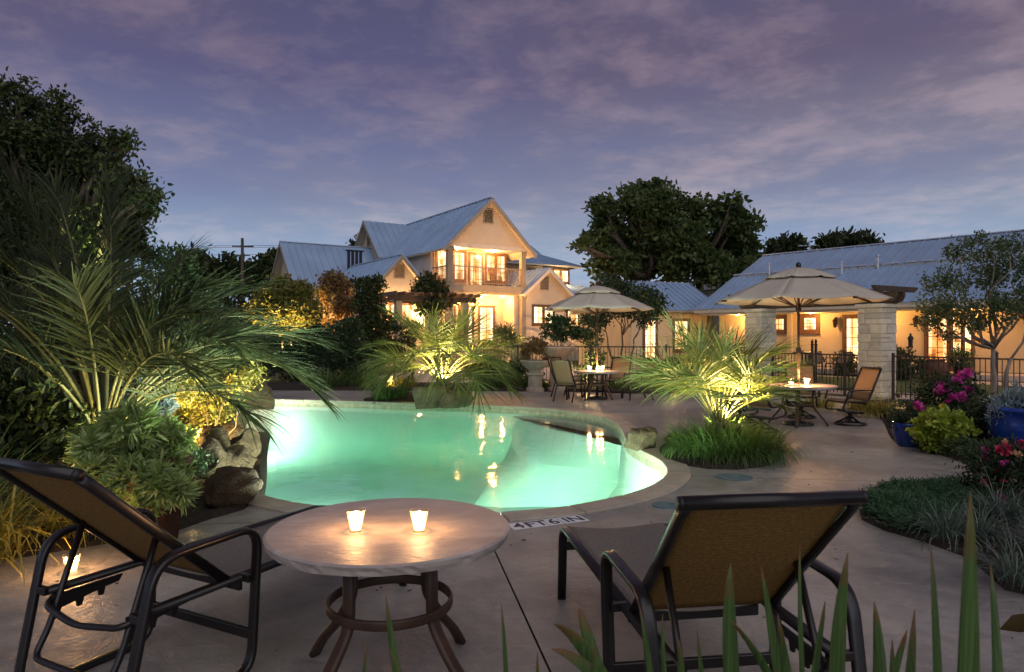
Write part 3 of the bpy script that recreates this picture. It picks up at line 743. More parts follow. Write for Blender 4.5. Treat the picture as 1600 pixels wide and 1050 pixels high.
# lamps in the pool walls
plg = 'underwater lamps in the pool walls'
def pool_lamp(px, py, z, e, lab, inset=.25, r=.16, col=(.90, 1.0, .80)):
    p = G(px, py); k = min(range(len(OUT)), key=lambda i: (OUT[i] - p).length)
    tdir = (OUT[(k + 1) % n] - OUT[k - 1]).normalized(); nr = Vector((tdir.y, -tdir.x, 0))
    if nr.dot(CEN - OUT[k]) < 0: nr = -nr
    w = lev([OUT[k]], .99, z)[0]
    t = thing('pool_lamp', lab, 'pool light', w, math.atan2(nr.y, nr.x), plg)
    q = MB(); q.lathe([(.0, 0), (.10, 0), (.125, .01), (.125, .035), (.0, .035)], 20)
    q.build('housing', M['metal'], t, rot=(0, R(90), 0))
    q = MB(); q.lathe([(.0, .036), (.085, .036), (.07, .05), (0, .055)], 20); q.build('lens', M['plens'], t, rot=(0, R(90), 0))
    lamp('POINT', (inset, 0, .05), e * 2.2, col, r, t)
pool_lamp(700, 805, -.65, 165, 'underwater lamp in the near pool wall behind the stone table', .8, .25)
pool_lamp(480, 791, -.65, 75, 'underwater lamp in the near pool wall beside the boulders', .7, .25)
pool_lamp(925, 788, -.6, 24, 'underwater lamp in the near pool wall below the depth marker', .35)
pool_lamp(350, 690, -.85, 14, 'underwater lamp beneath the rock waterfall', 1.0)
pool_lamp(400, 625, -.55, 16, 'underwater lamp at the far left corner of the pool', .9)
pool_lamp(1030, 722, -.65, .8, 'underwater lamp in the right bay of the pool', .6)

# depth marker on the deck: 4 FT 6 IN
a, c_ = G(804, 828.5), G(922, 813.5); d = (c_ - a); ln = d.length; rz = math.atan2(d.y, d.x)
dm = thing('depth_marker', 'white depth tiles reading 4 FT 6 IN set in the deck by the pool coping', 'depth marker', a + Vector((0, 0, .0)), rz)
wds = [('4', .0, .15), ('FT', .155, .175), ('6', .335, .14), ('IN', .48, ln - .48)]
for w, x0, wd in wds:
    q = MB(); q.bx((x0, 0, .001), (x0 + wd - .004, .185, .005)); tl = q.build('tile', M['white'], dm, bevel=.0015, seg=1)
    cu = bpy.data.curves.new('lettering', 'FONT'); cu.body = w; cu.size = .20; cu.align_x = 'CENTER'; cu.extrude = .0006; cu.offset = .003; cu.materials.append(M['ink'])
    tmp = bpy.data.objects.new('tmp', cu); COL.objects.link(tmp); dg = bpy.context.evaluated_depsgraph_get(); me = bpy.data.meshes.new_from_object(tmp.evaluated_get(dg)); bpy.data.objects.remove(tmp)
    f = put('lettering', me, tl, (x0 + wd / 2, .022, .0062)); f.scale = (.95, 1.0, 1)
# round lids let into the deck
for (x, y, r, lab) in ((1147, 746, .20, 'round teal skimmer lid in the deck beside the coping'), (1040, 790, .13, 'round teal valve lid in the deck behind the right lounger')):
    p = G(x, y); q = MB(); q.lathe([(r, 0), (r, .008), (r * .9, .011), (r * .86, .009), (0, .010)], 32, p)
    for k in range(6):
        an = k * PI / 3; q.box(p + Vector((math.cos(an) * r * .5, math.sin(an) * r * .5, .0105)), (.05, .012, .003))
    tag(q.build('skimmer_lid', M['teallid'], smooth=False), lab, 'lid')

# ---------------------------------------------------------------- planting beds, lawn, paths
def bed(name, pts, z, m, h=.04, edge=True):
    P = resample(spline([Vector((p[0], p[1], 0)) for p in pts], 6), .35); c = sum(P, Vector()) / len(P)
    q = MB(); n_ = len(P); ring = [P, [c + (p - c) * .985 for p in P], [c + (p - c) * .7 for p in P], [c + (p - c) * .35 for p in P]]
    zs = [z - .03, z + .025, z + h, z + h * 1.2]; vs = []; fs = []
    for l_, zz in zip(ring, zs): vs += [Vector((p.x, p.y, zz + rng.normal() * .006)) for p in l_]
    for j in range(3):
        for k in range(n_): fs.append((j * n_ + k, j * n_ + (k + 1) % n_, (j + 1) * n_ + (k + 1) % n_, (j + 1) * n_ + k))
    fs.append(tuple(3 * n_ + k for k in range(n_))); q.add(vs, fs)
    o = struct(q.build(name, m, smooth=True)); return P
def g2(*a): return [tuple(G(x, y)[:2]) for x, y in a]
bedR = bed('planting_bed', g2((1342, 812), (1348, 788), (1400, 774), (1500, 770), (1600, 768), (1900, 770)) + [(8.5, 5.2), (6.5, 3.6), (4.0, 4.05)] + g2((1600, 938), (1520, 880), (1450, 850), (1385, 832)), 0, M['soil'])
bedR2 = bed('planting_bed', g2((1395, 690), (1440, 703), (1500, 722), (1540, 742), (1620, 760), (1900, 740)) + [(12, 12.5), (11.6, 14.6), (10.2, 16.2), (9.0, 16.9), (8.2, 16.6)] + g2((1372, 652)), 0, M['soil'])
bedL = bed('planting_bed', [(-2.9, 5.35), (-2.55, 6.0), (-2.45, 6.7), (-3.4, 9.5), (-4.6, 13), (-6.2, 16.5), (-9, 18.3), (-14, 18), (-14, 3.2), (-6.5, 3.4), (-4.3, 4.4)], 0, M['soil'])
bedF = bed('planting_bed', [(-7.8, 20.3), (-4, 20.0), (-.4, 19.7), (2.4, 19.4), (3.4, 18.9), (5.5, 19.2), (7.0, 20.5), (7.4, 21.6), (5, 22.6), (0, 22.9), (-5, 23.4), (-9, 23)], 0, M['soil'], .06)
bedP = bed('planting_bed', g2((566, 626), (590, 619), (640, 614), (700, 617), (735, 624), (725, 629), (640, 629), (580, 629)), .0, M['soil'], .05)
bedC = bed('planting_bed', g2((1030, 712), (1045, 690), (1090, 680), (1160, 684), (1215, 700), (1216, 722), (1160, 734), (1080, 730)), 0, M['soil'], .06)
def flat(name, pts, z, m): return setting(name, sheet([Vector((p[0], p[1], 0)) for p in pts], None, z), m)
flat('lawn', [(8.0, 21.6), (12.5, 18.5), (17, 20.5), (14.5, 25.2), (10, 30), (5.5, 30), (4.5, 25)], -.015, M['lawn'])
flat('path', [(-6, 23.3), (0, 23.0), (5.4, 22.8), (7.6, 21.5), (10.2, 17.4), (13.5, 12.6), (22, 15), (19, 23), (15, 25.5), (10.5, 30.6), (8, 33.8), (-4, 36.5)], -.025, M['paving'])
# bark chips over the near bed
q_ = []
for i in range(2600):
    k = rng.integers(0, 2)
    x = rng.uniform(2.9, 6.6); y = rng.uniform(3.7, 6.6); q_.append((x, y))
from mathutils.geometry import intersect_point_line
def inside(p, P):
    c = False; n_ = len(P)
    for i in range(n_):
        a, b_ = P[i], P[(i + 1) % n_]
        if (a.y > p[1]) != (b_.y > p[1]) and p[0] < (b_.x - a.x) * (p[1] - a.y) / (b_.y - a.y) + a.x: c = not c
    return c
q_ = np.array([(x, y, .045) for x, y in q_ if inside((x, y), bedR)])
dr = rng.normal(size=(len(q_), 3)); dr[:, 2] *= .25
tag(put('mulch_chips', leafmesh('mulch_chips', q_ + rng.normal(size=q_.shape) * [0, 0, .008], dr, .03 + .05 * rng.random(len(q_)), .014, M['chips'], .1)), kind='stuff')

# ================================================================ buildings
def roof(parent, A, B_, C_, D_, pitch=.46, thick=.10, seamh=.05, name='roof', mat_='roof'):
    "metal roof plane: A,B eave ends, C,D ridge ends; standing-seam panels are its sub-parts"
    A, B_, C_, D_ = map(Vector, (A, B_, C_, D_)); nr = (B_ - A).cross(D_ - A).normalized()
    if nr.z < 0: nr = -nr
    q = MB(); q.extr([A, B_, C_, D_], -nr * thick); o = q.build(name, M['trimw'], parent)
    wid = max((B_ - A).length, (C_ - D_).length); k = max(2, round(wid / pitch)); first = None
    for i in range(k):
        e0 = A.lerp(B_, i / k); e1 = A.lerp(B_, (i + 1) / k); r0 = D_.lerp(C_, i / k); r1 = D_.lerp(C_, (i + 1) / k)
        up = nr * .012; s = MB(); s.extr([e0 + up, e1 + up, r1 + up, r0 + up], nr * .012)
        x = (e1 - e0).normalized() * .02; x2 = (r1 - r0).normalized() * .02 if (r1 - r0).length > .01 else x
        s.extr([e1 - x * 2.1 + up * 2.05, e1 - x * .4 + up * 2.05, r1 - x2 * .4 + up * 2.05, r1 - x2 * 2.1 + up * 2.05], nr * seamh)
        s.build('roof_panel', M[mat_], o)
    return o
_wm = {}
def window(parent, loc, w, h, nx, nz, pane='pane', rz=0.0, case=.10, frame='brown', mull=1, door=False, name=None):
    key = (w, h, nx, nz, pane, case, frame, mull, door)
    if key not in _wm:
        q = MB()
        q.bx((-case, -.06, h), (w + case, 0, h + case)); q.bx((-case, -.06, 0 if door else -case), (0, 0, h)); q.bx((w, -.06, 0 if door else -case), (w + case, 0, h))
        if not door: q.bx((0, -.06, -case), (w, 0, 0)); q.bx((-case - .03, -.09, -case - .04), (w + case + .03, 0, -case - .002))
        for i in range(1, mull): x = w * i / mull; q.bx((x - .05, -.058, 0), (x + .05, 0, h))
        s = .045
        for i in range(mull):
            a, c = w * i / mull + (.05 if i else 0), w * (i + 1) / mull - (.05 if i < mull - 1 else 0)
            q.bx((a, -.045, 0), (a + s, -.004, h)); q.bx((c - s, -.045, 0), (c, -.004, h)); q.bx((a + s, -.045, h - s), (c - s, -.004, h)); q.bx((a + s, -.045, 0), (c - s, -.004, s * (4 if door else 1)))
            for k in range(1, nx): x = a + (c - a) * k / nx; q.bx((x - .012, -.035, s), (x + .012, -.018, h - s))
            for k in range(1, nz): z = h * k / nz; q.bx((a + s, -.034, z - .012), (c - s, -.0185, z + .012))
        p = MB(); p.bx((.0, -.015, .0), (w, -.003, h))
        _wm[key] = (q.mesh('window', M[frame]), p.mesh('pane', M[pane]))
    a, b_ = _wm[key]
    o = put(name or ('french_door' if door else 'window'), a, parent, loc, (0, 0, rz)); put('pane', b_, o)
    return o
def vent(parent, loc, w, h, rz=0):
    q = MB(); q.bx((-.06, -.05, -.06), (w + .06, 0, 0)); q.bx((-.06, -.05, h), (w + .06, 0, h + .06)); q.bx((-.06, -.05, 0), (0, 0, h)); q.bx((w, -.05, 0), (w + .06, 0, h))
    o = q.build('gable_vent', M['trim'], parent, loc=loc, rot=(0, 0, rz)); s = MB()
    for k in range(7): z = h * (k + .5) / 7; s.box((w / 2, -.022, z), (w, .03, h / 7 * .8), Matrix.Rotation(R(-35), 3, 'X'))
    s.build('louvre', M['louvre'], o); return o
def gable(parent, s0, s1, t, ze, za, m='board', th=.15, name='gable_wall'):
    q = MB(); q.extr([(s0, t, ze), (s1, t, ze), ((s0 + s1) / 2, t, za)], (0, th, 0)); return q.build(name, M[m], parent)
def barge(parent, s0, s1, t, ze, za, ov=.45, w=.22, m='trim'):
    c = (s0 + s1) / 2; k = (za - ze) / (c - s0)
    for sg in (-1, 1):
        e = Vector((c + sg * (c - s0 + ov), t, ze - k * ov)); a = Vector((c, t, za)); q = MB()
        q.extr([e, a, a - Vector((0, 0, w * 1.25)), e - Vector((0, 0, w))], (0, -.05, 0)); q.build('barge_board', M[m], parent)

A_ = math.atan2(.55, .84)
H = thing('main_house', 'two storey cream house with lit balcony under its front gable and metal roofs', 'house', (-3.56, 38, 0), A_)
def wl(a, b, m='siding', name='wall', p=None):
    q = MB(); q.bx(a, b); return q.build(name, M[m], p or H)
# main block
wl((-.0, 2.15, 0), (.16, 13.8, 6.62), 'sidingw'); wl((5.08, 2.15, 0), (5.24, 13.8, 6.6), 'siding')
wl((.16, 2.0, 4.5), (5.08, 2.15, 6.78), 'siding'); wl((.16, 1.6, .9), (5.08, 1.75, 4.05), 'siding')
wl((0, 1.75, 0), (.16, 2.15, 4.05), 'sidingw'); wl((4.62, .35, .5), (5.0, 1.595, 4.0), 'siding')
gable(H, -.02, 5.26, .0, 6.86, 9.42); vent(H, (2.33, -.002, 8.15), .55, .72)
barge(H, -.02, 5.26, -.42, 6.86, 9.50)
q = MB(); q.bx((-.02, .0, 6.62), (5.26, .15, 6.858)); q.build('beam', M['trimw'], H)
q = MB(); q.bx((0, .16, 6.70), (5.24, 2.0, 6.80)); q.build('balcony_ceiling', M['trimw'], H)
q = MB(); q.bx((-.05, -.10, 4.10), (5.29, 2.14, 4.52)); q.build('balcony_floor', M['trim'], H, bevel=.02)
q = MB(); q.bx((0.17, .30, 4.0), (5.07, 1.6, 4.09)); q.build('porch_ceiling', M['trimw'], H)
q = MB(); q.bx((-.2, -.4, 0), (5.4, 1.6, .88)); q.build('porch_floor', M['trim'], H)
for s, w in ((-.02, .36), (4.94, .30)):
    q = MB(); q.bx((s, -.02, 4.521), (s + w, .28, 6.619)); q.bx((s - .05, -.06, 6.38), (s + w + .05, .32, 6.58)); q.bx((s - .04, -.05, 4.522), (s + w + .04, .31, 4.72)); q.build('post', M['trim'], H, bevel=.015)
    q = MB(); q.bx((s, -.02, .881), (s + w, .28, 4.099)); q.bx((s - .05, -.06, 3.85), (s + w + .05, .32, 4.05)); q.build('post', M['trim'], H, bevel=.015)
zb, zr = 6.40, 9.52     # eave and ridge of the main roof
roof(H, (-.52, -.42, zb), (-.52, 14.2, zb), (2.62, 14.2, zr), (2.62, -.42, zr))
roof(H, (5.76, 14.2, zb), (5.76, -.42, zb), (2.62, -.42, zr), (2.62, 14.2, zr))
q = MB(); q.bar((2.62, -.44, zr + .03), (2.62, 14.2, zr + .03), .22, .05); q.build('ridge_cap', M['seam'], H)
# balcony openings
window(H, (1.45, 2.0, 4.95), .72, 1.65, 2, 3, 'paneb'); window(H, (2.52, 2.0, 4.53), .86, 2.02, 2, 4, 'pane', door=True)
window(H, (3.68, 2.0, 4.95), 1.35, 1.62, 2, 3, 'pane', mull=2); window(H, (.35, 2.0, 4.95), .62, 1.65, 2, 3, 'paneb')
window(H, (1.62, 1.6, 1.0), .85, 2.35, 2, 5, 'paneb', door=True); window(H, (2.95, 1.6, 1.2), 1.0, 2.15, 2, 3, 'paneb')
window(H, (.45, 1.6, 1.2), .8, 2.1, 2, 3, 'paneb')
# railing
rl = MB(); rl.bx((.34, .02, 5.52), (4.94, .09, 5.58)); rl.bx((.34, .03, 4.62), (4.94, .08, 4.66)); rl.bx((.02, .28, 5.52), (.09, 2.0, 5.58)); rl.bx((.03, .28, 4.62), (.08, 2.0, 4.66))
ro = rl.build('railing', M['trim'], H)
bm_ = MB().bx((-.012, -.012, 4.66), (.012, .012, 5.52)).mesh('baluster', M['trim'])
for k in range(38): put('baluster', bm_, ro, (.46 + k * .12, .055, 0))
for k in range(13): put('baluster', bm_, ro, (.055, .40 + k * .12, 0))
# furniture and people-free balcony chair, seen through the rail
bc = thing('balcony_chair', 'wooden rocking chair on the lit balcony behind the railing', 'chair', Vector((-3.56, 38, 0)) + Matrix.Rotation(A_, 3, 'Z') @ Vector((3.9, 1.2, 4.525)), A_ + .3)
q = MB(); q.bx((-.28, -.25, .40), (.28, .25, .45)); q.build('seat', M['brown'], bc)
q = MB(); q.bar((-.25, .24, .46), (-.25, .42, 1.15), .05, .05); q.bar((.25, .24, .46), (.25, .42, 1.15), .05, .05)
for k in range(5): q.bar((-.16 + .08 * k, .255, .48), (-.16 + .08 * k, .41, 1.08), .04, .02)
q.bar((-.27, .41, 1.12), (.27, .41, 1.12), .04, .09); q.build('backrest', M['brown'], bc)
for x in (-.25, .25):
    q = MB(); q.bar((x, -.22, .02), (x, -.22, .62), .05, .05); q.bar((x, .25, .02), (x, .25, .42), .05, .05); q.bar((x, -.28, .64), (x, .30, .64), .07, .03); q.tube(arc((x, .0, 1.05), 1.03, R(-110), R(-68), 8, (0, 1, 0)), .02, 6); q.build('leg', M['brown'], bc)
# porch and balcony lamps
for (s, t_, z, e, r) in ((1.2, 1.1, 6.66, 42, .12), (3.6, 1.1, 6.66, 50, .12), (1.5, .95, 3.95, 16, .08), (2.7, .95, 3.90, 42, .12), (4.1, .85, 3.95, 16, .08)):
    q = MB(); q.lathe([(.0, -.06), (.06, -.055), (.085, -.02), (.09, .04)], 14); o = q.build('ceiling_lamp', M['bulb'], H, loc=(s, t_, z))
    lamp('POINT', (0, 0, -.16), e * 2.3, (1, .45, .13), r, o)
# small gable wing on the left
wl((-4.42, .0, 0), (-1.42, .15, 4.2), 'board'); wl((-4.42, .15, 0), (-4.26, 6.5, 4.2), 'sidingw'); wl((-1.58, .15, 0), (-1.42, 2.0, 4.2), 'sidingw'); wl((-1.42, 1.85, 0), (-.001, 2.0, 4.6), 'sidingw')
gable(H, -4.42, -1.42, 0.0, 4.202, 5.78); vent(H, (-3.2, -.002, 4.72), .52, .66); barge(H, -4.42, -1.42, -.38, 4.22, 5.86, .42, .18)
roof(H, (-4.95, -.38, 3.72), (-4.95, 7.2, 3.72), (-2.92, 7.2, 5.90), (-2.92, -.38, 5.90)); roof(H, (-.89, 7.2, 3.72), (-.89, -.38, 3.72), (-2.92, -.38, 5.90), (-2.92, 7.2, 5.90))
q = MB(); q.bar((-2.92, -.40, 5.93), (-2.92, 7.2, 5.93), .2, .05); q.build('ridge_cap', M['seam'], H)
window(H, (-3.45, 0, 2.35), 1.15, .95, 2, 2, 'pane', mull=1)
for s in (-3.95, -2.0):
    q = MB(); q.lathe([(0, .0), (.06, .01), (.08, .22), (.10, .24), (.03, .32), (0, .33)], 8); o = q.build('wall_lantern', M['black'], H, loc=(s, -.16, 2.65))
    q = MB(); q.lathe([(.0, .05), (.058, .06), (.058, .20), (0, .21)], 8); q.v = [(x * 1.45, y * 1.45, z) for x, y, z in q.v]; q.build('lantern_glass', M['bulb'], o)
    lamp('POINT', (0, -.22, .12), 95, (1, .56, .22), .09, o)
# chimney pots between the two wings
q = MB()
for k in range(4): q.bx((-3.10 + .26 * k, 7.4, 4.9), (-2.96 + .26 * k, 7.56, 6.9))
q.bx((-3.2, 7.35, 6.9), (-2.08, 7.6, 6.98)); q.bx((-3.2, 7.35, 4.9), (-2.08, 7.6, 5.35)); q.build('flue', M['black'], H)
# long wing behind on the left
wl((-6.0, 7.05, 0), (-5.85, 14.1, 4.1), 'board'); wl((-5.85, 7.05, 0), (-.01, 7.2, 4.0), 'sidingw'); wl((-5.85, 13.95, 0), (-.01, 14.1, 4.0), 'sidingw')
q = MB(); q.extr([(-6.0, 7.05, 4.1), (-6.0, 14.1, 4.1), (-6.0, 10.6, 7.45)], (.15, 0, 0)); q.build('gable_wall', M['board'], H)
roof(H, (-6.45, 6.55, 3.62), (-.05, 6.55, 3.62), (-.05, 10.6, 7.58), (-6.45, 10.6, 7.58)); roof(H, (-.05, 14.6, 3.62), (-6.45, 14.6, 3.62), (-6.45, 10.6, 7.58), (-.05, 10.6, 7.58))
q = MB(); q.bar((-6.45, 10.6, 7.62), (-.05, 10.6, 7.62), .2, .05); q.build('ridge_cap', M['seam'], H)
for sg in (-1, 1):
    q = MB(); q.extr([(-6.42, 10.6, 7.56), (-6.42, 10.6 + sg * 4.0, 3.60), (-6.42, 10.6 + sg * 4.0, 3.40), (-6.42, 10.6, 7.30)], (-.05, 0, 0)); q.build('barge_board', M['trim'], H)
# cross gable high on the left
q = MB(); q.extr([(-.30, 8.6, 6.9), (-.30, 13.4, 6.9), (-.30, 11.0, 9.32)], (.15, 0, 0)); q.build('gable_wall', M['board'], H); vent(H, (-.302, 11.25, 7.85), .5, .8, R(-90))
wl((-.30, 8.6, 6.2), (-.15, 13.4, 6.898), 'board')
roof(H, (-.75, 8.2, 6.72), (2.6, 8.2, 6.72), (2.6, 11.0, 9.50), (-.75, 11.0, 9.50)); roof(H, (2.6, 13.8, 6.72), (-.75, 13.8, 6.72), (-.75, 11.0, 9.50), (2.6, 11.0, 9.50))
for sg in (-1, 1):
    q = MB(); q.extr([(-.72, 11.0, 9.50), (-.72, 11 + sg * 2.8, 6.72), (-.72, 11 + sg * 2.8, 6.5), (-.72, 11.0, 9.25)], (-.05, 0, 0)); q.build('barge_board', M['trim'], H)
q = MB(); q.lathe([(.42, 5), (.42, 8.7), (.50, 8.72), (.50, 8.95), (.4, 8.97), (.4, 9.2)], 10); q.build('chimney', M['limestone'], H, loc=(.55, 14.6, 0))
# small gable wing on the right of the balcony
wl((5.26, .0, 0), (8.25, .15, 4.3), 'board'); gable(H, 5.0, 8.5, .0, 4.302, 5.62, 'board'); vent(H, (6.35, -.002, 4.45), .52, .72); barge(H, 5.0, 8.5, -.36, 4.2, 5.72, .1, .2, 'trimw')
roof(H, (4.85, -.36, 4.06), (4.85, 4.2, 4.06), (6.75, 4.2, 5.74), (6.75, -.36, 5.74)); roof(H, (8.65, 4.2, 4.06), (8.65, -.36, 4.06), (6.75, -.36, 5.74), (6.75, 4.2, 5.74))
window(H, (5.78, 0, 2.35), 1.5, 1.05, 2, 3, 'paneb', mull=2); wl((8.1, .15, 0), (8.25, 6, 4.0), 'siding')
# raised block with clerestory windows and hipped roof
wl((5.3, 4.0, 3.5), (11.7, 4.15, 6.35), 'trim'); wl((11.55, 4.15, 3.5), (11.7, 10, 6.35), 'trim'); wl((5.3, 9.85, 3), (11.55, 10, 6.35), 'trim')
window(H, (9.55, 4.0, 5.35), 2.0, .82, 2, 2, 'paneb', mull=3, case=.08); window(H, (8.2, 4.0, 5.45), .55, .6, 2, 2, 'pane', case=.08)
e = 6.42; hx0, hx1, hy0, hy1 = 5.2, 12.3, 3.4, 10.6
roof(H, (hx0, hy0, e), (hx1, hy0, e), (10.3, 5.4, 7.25), (hx0, 5.4, 7.25)); roof(H, (hx1, hy0, e), (hx1, hy1, e), (10.3, 8.6, 7.25), (10.3, 5.4, 7.25)); roof(H, (hx1, hy1, e), (hx0, hy1, e), (hx0, 8.6, 7.25), (10.3, 8.6, 7.25))
roof(H, (hx0, 5.4, 7.26), (10.3, 5.4, 7.26), (9.6, 7.0, 8.65), (hx0, 7.0, 8.65)); roof(H, (10.3, 8.6, 7.26), (hx0, 8.6, 7.26), (hx0, 7.0, 8.65), (9.6, 7.0, 8.65)); roof(H, (10.3, 5.4, 7.26), (10.3, 8.6, 7.26), (9.6, 7.02, 8.65), (9.6, 6.98, 8.65))
# lean-to with lit metal roof, and the low wing further right
roof(H, (7.6, .6, 4.0), (13.4, .6, 4.0), (12.6, 3.98, 5.15), (7.6, 3.98, 5.15)); wl((8.25, 1.2, 0), (13.2, 1.35, 3.9), 'board'); wl((13.05, 1.35, 0), (13.2, 8, 3.9), 'board')
window(H, (9.3, 1.2, 2.2), .9, 1.1, 2, 2, 'pane'); window(H, (11.6, 1.2, .55), .62, 2.25, 2, 4, 'paneb', door=True); window(H, (12.45, 1.2, .9), .55, 1.8, 2, 3, 'pane')
o = MB().lathe([(0, .0), (.07, .02), (.07, .12), (0, .14)], 10).build('eave_lamp', M['bulb'], H, loc=(10.4, 3.8, 5.26)); lamp('POINT', (0, -.35, .25), 55, (1, .66, .34), .08, o)
# handrails down the front steps
st = MB()
for k in range(5): st.bx((5.3 + k * .32, -1.6, 0), (5.62 + k * .32, -.42, .86 - .17 * k))
st.build('step', M['paving'], H)
for y in (-1.62, -.45):
    q = MB(); q.tube([(5.3, y, 1.85), (6.0, y, 1.85), (8.4, y, .95), (8.4, y, 0)], .035, 8); q.tube([(5.3, y, 1.4), (6.0, y, 1.4), (8.4, y, .55)], .025, 8)
    for x, z in ((5.35, 1.85), (6.6, 1.6), (7.5, 1.28)): q.tube([(x, y, z), (x, y, 0)], .028, 8)
    q.build('handrail', M['trimw'], H, smooth=True)

# pergola in front of the left wing
pg = thing('pergola', 'dark timber pergola with rafter tails in front of the house entrance', 'pergola', (-3.56, 38, 0), A_)
for y in (-1.2, -3.2): 
    q = MB(); q.bx((-4.9, y - .07, 3.30), (-.1, y + .07, 3.56)); q.build('beam', M['darkwood'], pg, bevel=.01)
    for x in (-4.4, -.75):
        q = MB(); q.bx((x - .16, y - .13, 0), (x + .16, y + .13, 3.298)); q.build('post', M['trim'], pg, bevel=.012)
for k in range(11):
    q = MB(); x = -4.75 + k * .46; q.extr([(x, -3.75, 3.56), (x, -3.6, 3.50 + .064), (x, -.5, 3.564), (x, -.5, 3.74), (x, -3.75, 3.74)], (.07, 0, 0)); q.build('rafter', M['brown'], pg)

# ---------------------------------------------------------------- long bungalow on the right
B_ang = math.atan2(.76, -.65)
BG = thing('bungalow', 'long low cream stucco house with blue grey metal roof and lit french doors', 'house', (15.8, 25.7, 0), B_ang)
u0, u1 = -9.0, 10.5; W_ = -1.6
q = MB(); q.bx((u0, W_ - .2, .25), (u1 - .4, W_, 2.86)); q.build('wall', M['stucco'], BG)
q = MB(); q.bx((u1 - .6, -10.4, .0), (u1 - .4, W_ - .2, 2.8)); q.build('wall', M['stucco'], BG)
q = MB(); q.extr([(u1 - .4, W_, 2.8), (u1 - .4, -10.4, 2.8), (u1 - .4, -6, 5.7)], (-.2, 0, 0)); q.build('gable_wall', M['stucco'], BG)
q = MB(); q.bx((u0, W_, .0), (u1 - .2, -.1, .22)); q.build('porch_slab', M['paving'], BG, bevel=.02)
q = MB(); q.bx((u0, -.12, 2.70), (u1, .02, 2.86)); q.build('gutter', M['trimw'], BG, bevel=.03)
q = MB(); q.bx((u0, W_, 2.62), (u1 - .2, -.12, 2.69)); q.build('soffit', M['trimw'], BG)
sl = (5.95 - 2.9) / 6; br = 3.6
roof(BG, (u1, .05, 2.88), (u0, .05, 2.88), (u0, -br, 2.88 + sl * br), (u1, -br, 2.88 + sl * br), pitch=.40)
roof(BG, (u1 - .3, -br + .12, 2.90 + sl * br), (u0, -br + .12, 2.90 + sl * br), (u0, -6, 5.97), (u1 - .3, -6, 5.97), pitch=.62)
roof(BG, (u0, -12, 2.9), (u1 - .3, -12, 2.9), (u1 - .3, -6, 5.95), (u0, -6, 5.95), pitch=.62)
fl = MB()
for k in range(28):
    x = u0 + .35 + k * .69; fl.bx((x, -br + .10, 2.95 + sl * br), (x + .46, -br + .16, 3.01 + sl * br))
fl.build('snow_guard', M['seam'], BG)
q = MB(); q.bar((u0, -6, 6.02), (u1 - .3, -6, 6.02), .2, .05); q.build('ridge_cap', M['seam'], BG)
for (u, v) in ((3.2, -3.3), (4.6, -2.9), (.4, -3.6), (8.4, -3.4)):
    q = MB(); q.lathe([(.05, 0), (.05, .55), (.09, .56), (.09, .62), (0, .64)], 10); q.build('vent_pipe', M['seam'], BG, loc=(u, v, 2.9 - v * sl))
def bw(u, z, w, h, nx, nz, pane, **k): return window(BG, (u, W_, z), w, h, nx, nz, pane, rz=PI, **k)
bw(7.25, 1.86, .62, .58, 2, 2, 'pane', case=.14); bw(5.74, 1.86, .62, .60, 2, 2, 'paneb', case=.14)
bw(3.85, .25, .82, 2.14, 3, 5, 'paneb', door=True, case=.14); bw(.66, .25, .72, 2.22, 2, 5, 'paneo', door=True, case=.12); bw(-.20, .25, .34, 2.14, 1, 5, 'pane', door=True, case=.10); bw(-.60, .25, .28, 2.14, 1, 5, 'paneb', door=True, case=.08)
bw(-4.6, .9, 1.2, 1.4, 2, 3, 'pane')
for (u, w) in ((6.35, .24), (8.7, .24)):
    q = MB(); q.bx((u - w / 2, W_, .25), (u + w / 2, W_ + .14, 2.618)); q.build('pilaster', M['stucco'], BG, bevel=.02)
for k, u in enumerate((4.25, 1.05, -1.15, -2.6)):
    q = MB(); q.lathe([(0, -.05), (.05, -.04), (.075, .02), (.10, .24), (.125, .26), (.05, .36), (.02, .40), (0, .42)], 8, (0, .16, 0)); q.bar((0, 0, .30), (0, .16, .42), .03, .03); q.bx((-.05, 0, .12), (.05, .03, .42))
    o = q.build('wall_lantern', M['black'], BG, loc=(u, W_ + .002, 2.0))
    q = MB(); q.lathe([(0, .02), (.05, .03), (.065, .20), (0, .21)], 8, (0, .16, 0)); q.v = [(x * 1.25, (y - .16) * 1.25 + .16, z) for x, y, z in q.v]; q.build('lantern_glass', emit('dim_lantern', (1, .5, .18), .8), o)
for k, u in enumerate((8.6, 5.0, 2.2, -.9, -4.5)):
    q = MB(); q.lathe([(.0, -.03), (.07, -.028), (.08, .0)], 12); o = q.build('soffit_lamp', M['bulb'], BG, loc=(u, -.8, 2.62)); lamp('POINT', (0, 0, -.14), 30, (1, .47, .12), .08, o)
